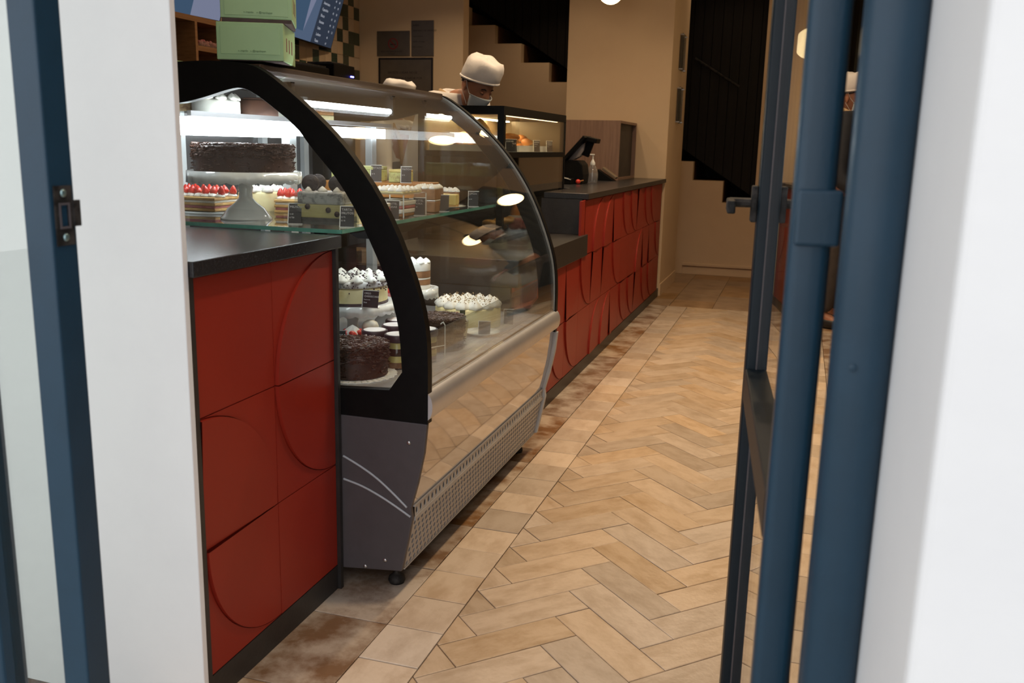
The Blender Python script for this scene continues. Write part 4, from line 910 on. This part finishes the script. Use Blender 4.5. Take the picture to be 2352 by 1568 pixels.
# ================================================================== BOXES ON THE CASE
def pastry_box(label, loc, rz, w, dpt, h, group='mint green pastry boxes on the case'):
    t = thing('pastry_box', label, 'box', loc, rz, group)
    e = .0012
    ft = .0015 if rz < .4 else .009
    obj('carton', MB().box(0, w, 0, dpt, ft, h), GREENB, t, bevel=.002)
    obj('gap_shade', MB().box(.003, w-.003, .003, dpt-.003, 0, ft-.0001), BOXSHADE, t)  # dark inset slab stands in for the shaded gap below the box
    obj('front_flap', MB().prism([(.010, .016), (w-.010, .016), (w-.010, h-.010), (.010, h-.010)], -.0016, 0, 'y'), GREENB, t, bevel=.0006)
    for (x, n1) in ((w*.32, 'o /rapido'), (w*.50, 'o @rapidopan')):
        text('box_print', n1, .0068, GREENP, t, (x, -.0023, .022), (pi/2, 0, 0))
    for k in range(3):
        obj('side_print', MB().box(w, w+.0006, dpt*(.22+.22*k), dpt*(.28+.22*k), h*.30, h*.66), BROWNP, t)
    return t
pastry_box('lower mint green box resting on top of the curved case', (-1.446, 2.104, 1.3975), radians(22), .168, .20, .094)
pastry_box('upper mint green box cut by the top of the picture', (-1.434, 2.108, 1.4925), radians(27), .178, .18, .098)

# ================================================================== LEFT WALL FITTINGS
sh = thing('wall_shelf', 'oak pigeonhole shelf unit on the left wall under the screens', 'shelf', (-3.52, 4.4, 1.3))
for (y0, y1, z0, z1) in ((3.6, 5.06, 1.858, 1.888), (3.6, 5.06, 1.30, 1.33)): obj('board', MB().box(-3.65, -3.40, y0, y1, z0, z1), WOOD, sh, w=True)
for y in (3.6, 4.19, 4.745, 5.035): obj('upright', MB().box(-3.65, -3.40, y, y+.022, 1.33, 1.858), WOOD, sh, w=True)
obj('shelf_board', MB().box(-3.65, -3.40, 4.767, 5.035, 1.700, 1.728), WOOD, sh, w=True)
obj('back_board', MB().box(-3.654, -3.650, 3.6, 5.057, 1.33, 1.858), WOODD, sh, w=True)
for k in range(9):
    o = obj('folded_carton', MB().cbox((0, 0, .015), (.16, .17, .029), rz=R.uniform(-.05, .05)), GREENB, loc=(-3.50+R.uniform(-.006, .006), 4.555+R.uniform(-.006, .006), 1.3305+.0335*k+.0), bevel=.002)
    tag(o, 'flat mint green carton in the stack inside the oak shelf unit', 'carton', 'green cartons stacked in the shelf unit')
bsk = thing('candy_tray', 'clear tray of small wrapped sweets on the inner oak shelf', 'tray', (-3.45, 4.90, 1.7285)); obj('tray_rim', MB().prism([(-.05, -.12), (.05, -.12), (.05, .12), (-.05, .12)], 0, .03, 'z', holes=[[(-.046, -.116), (.046, -.116), (.046, .116), (-.046, .116)]]), ACR, bsk)
cb = MB(); 
for k in range(60): cb.blob((R.uniform(-.04, .04), R.uniform(-.11, .11), .012+R.uniform(0, .02)), .011, 5)
obj('sweets', cb, PINK, bsk, kind='stuff')

def tv(label, A, B, side):
    A = Vector((*A,)); B = Vector((*B,)); d_ = B-A; w = d_.xy.length; rz = atan2(d_.y, d_.x)
    t = thing('menu_screen', label, 'screen', A, 0); t.rotation_euler = (radians(-17) if False else radians(17), 0, rz); h = .56
    obj('casing', MB().box(0, w, 0, .035, 0, h), BLKPL, t, bevel=.003)
    e = .012
    if side == 2:
        obj('picture', MB().box(e, w-e, -.001, 0, e, h-e), SCRD, t)
        obj('picture_panel', MB().prism([(e, .07), (w*.30, .07), (w*.30, h-e), (e, h-e)], -.002, -.001, 'y'), SCRB, t)
        obj('picture_panel', MB().prism([(w*.30, .07), (w*.52, h-e), (w*.30, h-e)], -.0022, -.001, 'y'), SCRL, t)
        obj('picture_panel', MB().prism([(e, e), (w*.50, e), (w*.56, h-e), (w*.52, h-e), (w*.30, .07), (e, .07)], -.0021, -.001, 'y'), SCRM, t)
        rows = ['Espresso', 'Americano', 'Capuccino', 'Mocca', 'Romano', 'Latte', 'Lechero', 'Tisana']
        for i, s in enumerate(rows):
            text('menu_text', s, .030, SCRT, t, (w*.575, -.0024, h*.62-i*.046), (pi/2, 0, 0)); text('menu_text', str(40+i), .024, SCRT, t, (w*.82, -.0024, h*.62-i*.046), (pi/2, 0, 0))
            if i < 6: text('menu_text', str(48+i), .024, SCRT, t, (w*.90, -.0024, h*.62-i*.046), (pi/2, 0, 0))
    else:
        obj('picture', MB().box(e, w-e, -.001, 0, e, h-e), SCRB, t)
        obj('picture_panel', MB().prism([(w*.70, e), (w-e, e), (w-e, h-e), (w*.74, h-e)], -.002, -.001, 'y'), SCRL, t)
        obj('picture_panel', MB().prism([(w*.28+.20*cos(a), .05+.24*sin(a)) for a in [k*pi/14 for k in range(15)]], -.002, -.001, 'y'), SCRM, t)
        obj('picture_mark', MB().prism([(w*.84+.016*cos(a), .17+.026*sin(a)) for a in [k*pi/6 for k in range(12)]], -.003, -.002, 'y'), SCRG, t)
        obj('picture_mark', MB().prism([(w*.84-.03, .145), (w*.84+.03, .145), (w*.84+.02, .13), (w*.84-.02, .13)], -.003, -.002, 'y'), SCRM, t)
    return t
tv('left menu screen with pale graphic, partly behind the mint green boxes', (-3.63, 4.30, 1.915), (-3.575, 5.25, 1.930), 1)
tv('right menu screen with white price list on dark blue above the checker tiles', (-3.47, 5.851, 1.906), (-3.62, 6.786, 1.906), 2)
t = thing('back_counter', 'dark back counter along the left wall under the coffee machine', 'counter', (-3.4, 5.6, 0)); obj('body', MB().box(-3.645, -3.10, 4.4, 7.30, 0, .88), BLACKW, t, w=True); obj('top', MB().box(-3.645, -3.08, 4.4, 7.30, .88, .92), BLACKT, t, w=True)
t = thing('coffee_machine', 'long black coffee machine against the checker tile wall', 'coffee machine', (-3.4, 5.7, .9205)); obj('body', MB().box(-3.62, -3.20, 5.05, 5.98, .921, 1.700), BLKPL, t, w=True, bevel=.01); obj('cup_rail', MB().box(-3.60, -3.22, 5.07, 5.96, 1.702, 1.712), HARD, t, w=True)
t = thing('coffee_grinder', 'tall black grinder with a blue light right of the coffee machine', 'grinder', (-3.3, 6.2, .9205)); obj('body', MB().box(-3.50, -3.22, 6.08, 6.40, .921, 1.745), BLKPL, t, w=True, bevel=.006); obj('hopper', MB().box(-3.46, -3.26, 6.12, 6.36, 1.747, 1.760), HARD, t, w=True, bevel=.006); obj('indicator_light', MB().box(-3.221, -3.214, 6.33, 6.375, 1.665, 1.675), BLED, t, w=True)

# plaques on the sign wall
def plaque(name, label, x0, x1, z0, z1, fr=False):
    t = thing(name, label, 'sign', ((x0+x1)/2, 7.345, z0)); obj('plate', MB().box(x0, x1, 7.338, 7.349, z0, z1), PLAQ, t, w=True, bevel=.002)
    if fr: obj('frame', MB().prism([(x0-.012, z0-.012), (x1+.012, z0-.012), (x1+.012, z1+.012), (x0-.012, z1+.012)], 7.333, 7.349, 'y', holes=[[(x0, z0), (x1, z0), (x1, z1), (x0, z1)]]), PLAQF, t, w=True)
    return t
t = plaque('no_smoking_sign', 'landscape metal sign with a red no smoking circle', -3.483, -3.186, 1.914, 2.112)
cx, cz = -3.335, 2.010
ring = [(cx+.045*cos(a), cz+.045*sin(a)) for a in [k*pi/14 for k in range(28)]]; ringi = [(cx+.037*cos(a), cz+.037*sin(a)) for a in [k*pi/14 for k in range(28)]]
obj('red_ring', MB().prism(ring, 7.336, 7.338, 'y', holes=[ringi]), REDS, t, w=True)
obj('red_bar', MB().cbox((cx, 7.3365, cz), (.080, .002, .007), M=Matrix.Rotation(radians(45), 3, 'Y')), REDS, t, w=True)
obj('cigarette', MB().cbox((cx, 7.3372, cz-.006), (.050, .0015, .009)), PLAQT, t, w=True)
text('sign_text', 'AREA 100% LIBRE DE HUMO', .016, PLAQT, t, (-3.45+3.3345, 7.3375-7.345, 1.944-1.914), (pi/2, 0, 0)); text('sign_text', 'NO FUMAR', .012, PLAQT, t, (-3.38+3.3345, 7.3375-7.345, .012), (pi/2, 0, 0))
t = plaque('notice_sign', 'tall narrow dark metal notice plate with small print', -3.171, -2.972, 1.912, 2.192)
for i, s in enumerate(('AVISO', 'HORARIO DE SERVICIO', 'Lunes a Viernes', 'Sabado y Domingo', 'Aforo maximo')): text('sign_text', s, .020 if i < 2 else .014, PLAQT, t, (-.085, -.0075, .235-i*.042), (pi/2, 0, 0))
t = plaque('framed_notice', 'large black framed metal notice under the two smaller signs', -3.455, -2.990, 1.50, 1.886, True)
for i, s in enumerate(('EN ESTE LUGAR NO SE', 'DISCRIMINA A NADIE POR', 'motivos de genero, edad, religion o condicion', 'Todas las personas son bienvenidas')): text('sign_text', s, .026 if i < 2 else .015, PLAQT, t, (-.16 if i < 2 else -.19, -.0075, .27-i*.045), (pi/2, 0, 0))

# ================================================================== CEILING LAMPS
def globe(label, loc, r=.085):
    t = thing('pendant_lamp', label, 'lamp', loc, 0, 'opal globe pendant lamps')
    obj('globe', MB().blob((0, 0, 0), r, 20), OPAL, t, smooth=True); obj('cap', MB().lathe([(1e-5, r*.93), (.03, r*.93), (.03, r+.03), (.008, r+.045), (1e-5, r+.045)], 16), HARD, t)
    obj('cord', MB().tube([(0, 0, r+.04), (0, 0, CEIL-loc[2])], .004, 6), HARD, t)
    return t
gl0 = globe('globe pendant lamp in front of the column, cut by the top of the picture', (-1.335, 6.5, 2.245))
for (x, y, z, lb_) in ((-1.15, 5.5, 2.25, 'globe pendant lamp above the far end of the heated display'), (-1.22, 4.35, 2.25, 'globe pendant lamp above the near end of the heated display')):
    copy_thing(gl0, lb_, (x, y, z))
g2 = globe('larger globe pendant lamp glimpsed behind the door stile at right', (-.015, 7.5, 2.0), .11)
copy_thing(g2, 'larger globe pendant lamp at the back right of the room', (1.10, 8.85, 2.01))


# ================================================================== PEOPLE
def skin_geo(verts, edges, radii, sub=1):
    me = bpy.data.meshes.new('tmp_skin'); me.from_pydata(verts, edges, []); o = bpy.data.objects.new('tmp_skin', me); COL.objects.link(o)
    o.modifiers.new('s', 'SKIN')
    for i, r in enumerate(radii):
        sv = me.skin_vertices[0].data[i]; sv.radius = (r, r) if not isinstance(r, tuple) else r; sv.use_root = (i == 0)
    sb = o.modifiers.new('d', 'SUBSURF'); sb.levels = sub; sb.render_levels = sub
    dg = bpy.context.evaluated_depsgraph_get(); ev = o.evaluated_get(dg); m = ev.to_mesh()
    mb = MB(); mb.v = [tuple(v_.co) for v_ in m.vertices]; mb.f = [tuple(p_.vertices) for p_ in m.polygons]
    ev.to_mesh_clear(); bpy.data.objects.remove(o); bpy.data.meshes.remove(me); return mb
def head_geo(n=40, m_=30):
    mb = MB()
    g = lambda d2, s: math.exp(-d2/(2*s*s))
    for j in range(m_+1):
        th = pi*j/m_
        for i in range(n):
            ph = 2*pi*i/n; x, y, z = sin(th)*cos(ph), sin(th)*sin(ph), cos(th)
            rx, ry, rz_ = .096, .077, .118
            if z < 0: ry *= 1-.28*(-z)**1.4; rx *= 1-.10*(-z)**2
            X, Y, Z = rx*x, ry*y, rz_*z
            if x > 0:
                X += .024*g((y*1.0)**2*9+(z+.18)**2*3.2, .30)       # nose
                X -= .011*(g((abs(y)-.38)**2+(z-.03)**2*1.6, .14))   # sockets
                X += .006*g((z-.20)**2*5+(abs(y)-.25)**2*.6, .22)    # brow
                X += .008*g((z+.52)**2*6+y**2*2, .20)                # lips
                X += .012*g((z+.86)**2*6+y**2*2, .26)                # chin
            mb.v.append((X, Y, Z))
    for j in range(m_):
        for i in range(n):
            a = j*n+i; b = j*n+(i+1) % n; mb.f.append((a, b, b+n, a+n))
    # ears
    for s in (-1, 1):
        b0 = len(mb.v)
        for j in range(9):
            th = pi*j/8
            for i in range(12):
                ph = 2*pi*i/12; mb.v.append((-.012+.020*sin(th)*cos(ph)-.004*cos(th), s*(.077+.009*sin(th)*sin(ph))+s*.004*cos(ph), -.008+.034*cos(th)))
        for j in range(8):
            for i in range(12): a = b0+j*12+i; b = b0+j*12+(i+1) % 12; mb.f.append((a, b, b+12, a+12))
    return mb
def xform(mb, M):
    o = MB(); o.v = [tuple(M@Vector(p)) for p in mb.v]; o.f = list(mb.f); return o
def merge(*ms):
    o = MB()
    for m in ms: o.add(m.v, m.f)
    return o
def hand_geo(wrist, dirv, up, s=1.0, curl=.5):
    # palm and five fingers as skinned chains
    f = Vector(dirv).normalized(); upv = Vector(up).normalized(); sd = f.cross(upv).normalized(); w = Vector(wrist)
    V, E, Rr = [w, w+f*.045*s, w+f*.085*s], [(0, 1), (1, 2)], [.024*s, (.036*s, .016*s), (.036*s, .014*s)]
    out = [skin_geo([tuple(a) for a in V], E, Rr, 1)]
    for k, (off, L) in enumerate(((-.030, .062), (-.010, .076), (.011, .080), (.031, .070))):
        p0 = w+f*.07*s+sd*off*s; p1 = p0+f*.022*s; p2 = p1+(f*cos(curl)-upv*sin(curl))*L*.42*s; p3 = p2+(f*cos(curl*2)-upv*sin(curl*2))*L*.32*s; p4 = p3+(f*cos(curl*2.6)-upv*sin(curl*2.6))*L*.26*s
        out.append(skin_geo([tuple(a) for a in (p0, p1, p2, p3, p4)], [(0, 1), (1, 2), (2, 3), (3, 4)], [.0095*s, .0095*s, .009*s, .008*s, .0065*s], 1))
    p0 = w+f*.025*s+sd*.024*s; p1 = p0+(f*.6+sd*.8)*.030*s-upv*.006*s; p2 = p1+(f*.85+sd*.35)*.030*s-upv*.010*s; p3 = p2+(f*.95)*.024*s-upv*.008*s
    out.append(skin_geo([tuple(a) for a in (p0, p1, p2, p3)], [(0, 1), (1, 2), (2, 3)], [.012*s, .011*s, .010*s, .0075*s], 1))
    return merge(*out)
def person(label, loc, rz, head_c, head_pitch, sh_z, lean, hands, kind, head_yaw=0.0, hatstyle=0):
    """loc: feet centre, faces local +x.  head_c local head centre; hands: two local wrist points"""
    t = thing('person', label, 'person', loc, rz)
    pel = Vector((-.02, 0, .93)); hc = Vector(head_c)
    chest = Vector((lean*.62, 0, sh_z-.14)); neck = Vector((lean*.9+.01, 0, sh_z+.035)); nb = hc+Vector((-.035, 0, -.085))
    waist = pel*.55+chest*.45
    V = [pel, waist, chest, neck, nb]; E = [(0, 1), (1, 2), (2, 3), (3, 4)]; Rr = [(.155, .105), (.145, .10), (.165, .11), .062, .052]
    sl = []
    for s in (-1, 1):
        b = len(V); shd = Vector((lean*.85, s*.175, sh_z-.03)); wr = Vector(hands[0 if s < 0 else 1])
        mid = (shd+wr)/2; L = (wr-shd).length; drop = sqrt(max(.0, .29**2-(L/2)**2)); el = mid+Vector((-.35, s*.35, -1)).normalized()*drop
        V += [shd, el, wr]; E += [(2, b), (b, b+1), (b+1, b+2)]; Rr += [.062, .043, .029]; sl.append((shd, el, wr))
        b = len(V); V += [Vector((0, s*.095, .86)), Vector((.02, s*.10, .48)), Vector((-.02, s*.105, .09)), Vector((.13, s*.115, .035))]
        E += [(0, b), (b, b+1), (b+1, b+2), (b+2, b+3)]; Rr += [.095, .062, .040, .032]
    body = skin_geo([tuple(a) for a in V], E, Rr, 2)
    HM = Matrix.Translation(hc)@Matrix.Rotation(head_yaw, 4, 'Z')@Matrix.Rotation(head_pitch, 4, 'Y')
    hd_ = xform(head_geo(), HM)
    parts = [body, hd_]
    for (shd, el, wr), s in zip(sl, (-1, 1)): parts.append(hand_geo(wr, (wr-el), (0, 0, 1), 1.0, .55))
    obj('body', merge(*parts), SKIN, t, smooth=True)
    # clothes
    jv = [pel+Vector((0, 0, -.06)), waist, chest, Vector((lean*.88, 0, sh_z+.045))]; je = [(0, 1), (1, 2), (2, 3)]; jr = [(.18, .128), (.168, .122), (.205, .150), .098]
    for (shd, el, wr), s in zip(sl, (-1, 1)):
        b = len(jv); w2 = el+(wr-el)*.88; jv += [shd, el, w2]; je += [(2, b), (b, b+1), (b+1, b+2)]; jr += [.094, .064, .048]
    obj('jacket', skin_geo([tuple(a) for a in jv], je, jr, 2), COTTON if kind != 'dark' else NAVY, t, smooth=True)
    if kind == 'white':
        ap = [pel+Vector((.03, 0, -.16)), pel+Vector((.02, 0, 0)), waist+Vector((.02, 0, 0)), (waist*.35+chest*.65)+Vector((.02, 0, 0))]
        obj('apron', skin_geo([tuple(a) for a in ap], [(0, 1), (1, 2), (2, 3)], [(.20, .135), (.195, .135), (.185, .132), (.17, .125)], 2), NAVY, t, smooth=True)
    tv_ = [pel]; te = []; trr = [(.168, .118)]
    for s in (-1, 1):
        b = len(tv_); tv_ += [Vector((0, s*.095, .84)), Vector((.02, s*.10, .48)), Vector((-.01, s*.105, .10))]; te += [(0, b), (b, b+1), (b+1, b+2)]; trr += [.108, .082, .070]
    obj('trousers', skin_geo([tuple(a) for a in tv_], te, trr, 2), TROU, t, smooth=True)
    for s in (-1, 1): obj('shoe', skin_geo([(-.05, s*.105, .045), (.06, s*.11, .040), (.17, s*.118, .032)], [(0, 1), (1, 2)], [.045, .045, .032], 2), SHOE, t, smooth=True)
    # collar and strap
    col = [(neck.x+.082*cos(a)*1.0-.005, .084*sin(a), neck.z+.010-.05*max(0, cos(a))+.02*max(0, -cos(a))) for a in [k*pi/10 for k in range(21)]]
    obj('collar', MB().tube(col, .014, 8), COTTON, t, smooth=True)
    obj('apron_strap', MB().tube([(lean*.85-.07, -.085, sh_z-.02), (lean*.85-.02, -.098, sh_z+.058), (lean*.85+.06, -.094, sh_z+.02), (lean*.8+.13, -.085, sh_z-.10), (lean*.7+.150, -.08, sh_z-.25)], .016, 8), TANS, t, smooth=True)
    def hp(name, mb, mt, **k): return obj(name, xform(mb, HM), mt, t, **k)
    # hair net / hair under the cap
    def cap_shell(z0, z1, k=1.07, nseg=36, tilt=0.0, rings=6):
        mb = MB()
        for j in range(rings+1):
            z = z0+(z1-z0)*j/rings
            for i in range(nseg):
                ph = 2*pi*i/nseg; zz = min(.999, max(-.99, (z+tilt*cos(ph))/.118)); r = sqrt(1-zz*zz)
                mb.v.append((.096*k*r*cos(ph), .077*k*r*sin(ph)*1.02, z+tilt*cos(ph)))
        for j in range(rings):
            for i in range(nseg): a = j*nseg+i; b = j*nseg+(i+1) % nseg; mb.f.append((a, b, b+nseg, a+nseg))
        return mb
    hp('hair', cap_shell(.016, .075, 1.03, tilt=.044), HAIR, smooth=True)
    hp('hair_net', cap_shell(.024, .085, 1.12, tilt=.036), NET, smooth=True)
    # cap: crown rising and puffed
    mb = MB(); nseg = 40; prof = [(1.13, .030), (1.17, .036), (1.18, .070), (1.17, .100), (1.12, .128), (1.0, .146), (.78, .156), (.45, .160), (.0, .158)] if hatstyle == 0 else [(1.13, .030), (1.17, .036), (1.20, .070), (1.18, .095), (1.05, .112), (.80, .122), (.5, .118), (.25, .122), (.0, .118)]
    rr = random.Random(hash(label) % 97 if False else len(label))
    for j, (k, z) in enumerate(prof):
        for i in range(nseg):
            ph = 2*pi*i/nseg; w_ = 1+(.018*sin(5*ph+j*1.3)+.012*sin(11*ph+j*.7) if 1 < j < 8 else 0)
            k2 = max(k, 1e-4); zz = z+.028*cos(ph)*(1 if j < 4 else .6 if j < 6 else .2)+(.006*sin(4*ph+j) if 3 < j < 8 else 0)
            mb.v.append((.098*k2*w_*cos(ph), .084*k2*w_*sin(ph), zz))
    for j in range(len(prof)-1):
        for i in range(nseg): a = j*nseg+i; b = j*nseg+(i+1) % nseg; mb.f.append((a, b, b+nseg, a+nseg))
    hp('cap', mb, COTTON, smooth=True)
    bnd = MB()
    bnd.tube([(.098*1.165*cos(a), .084*1.165*sin(a), .036+.028*cos(a)) for a in [k*pi/16 for k in range(33)]], .006, 6); hp('cap_band', bnd, COTTON, smooth=True)
    # eyes, brows
    for s in (-1, 1):
        hp('eyelid', xform(MB().blob((0, 0, 0), .0125, 8, .55), Matrix.Translation((.080, s*.030, .000))), SKIN, smooth=True)
        hp('eye_line', MB().tube([(.087, s*.019, -.006), (.0905, s*.029, -.0085), (.084, s*.041, -.006)], .0016, 6), EYEW, smooth=True)
        hp('eyebrow', MB().tube([(.093, s*.014, .017), (.093, s*.028, .023), (.083, s*.044, .017)], .0032, 6), HAIR, smooth=True)
    # mask: shell over nose, mouth and chin
    mb = MB(); nr, nc = 9, 15
    for j in range(nr):
        z = -.018-.092*j/(nr-1)
        for i in range(nc):
            a = -1.12+2.24*i/(nc-1); fade = 1-abs(a)/1.12
            zz = min(.99, abs(z)/.125); r = sqrt(max(.12, 1-zz*zz*.72))
            X = (.100*r)*cos(a)+.026*fade*(1-.35*j/(nr-1))+.0015*(j % 2); Yy = .083*r*sin(a)*(1-.10*j/(nr-1))
            mb.v.append((X, Yy, z-(.012*(1-fade) if j == 0 else 0)))
    for j in range(nr-1):
        for i in range(nc-1): a = j*nc+i; mb.f.append((a, a+1, a+nc+1, a+nc))
    mk = hp('mask', mb, MASKM, smooth=True); sd_ = mk.modifiers.new('thick', 'SOLIDIFY'); sd_.thickness = .002
    for s in (-1, 1):
        e = MB().tube([(.045, s*.076, -.034), (.015, s*.082, -.008), (-.006, s*.086, .022), (-.018, s*.086, .014)], .0014, 5)
        e.tube([(.038, s*.066, -.095), (.010, s*.078, -.062), (-.012, s*.084, -.040)], .0014, 5); hp('ear_loop', e, PORC)
    return t
# chef behind the heated display, looking down
person('person in white jacket, white cap and mask looking down behind the heated display', (-2.035, 5.064, 0), radians(-28), (.35, 0, 1.520), radians(31), 1.43, .21, ((.14, -.27, .93), (.14, .27, .93)), 'white')
person('person behind the curved case of whom only a white cap shows', (-2.80, 6.02, 0), radians(-15), (.10, 0, 1.505), radians(20), 1.31, .10, ((.42, -.18, .98), (.42, .18, .98)), 'white', hatstyle=1)
person('person in white cap, mask and dark apron standing at right behind the glass door', (.275, 6.80, 0), radians(-20), (.02, 0, 1.575), radians(10), 1.43, .03, ((.20, -.24, .95), (.20, .24, .95)), 'dark')
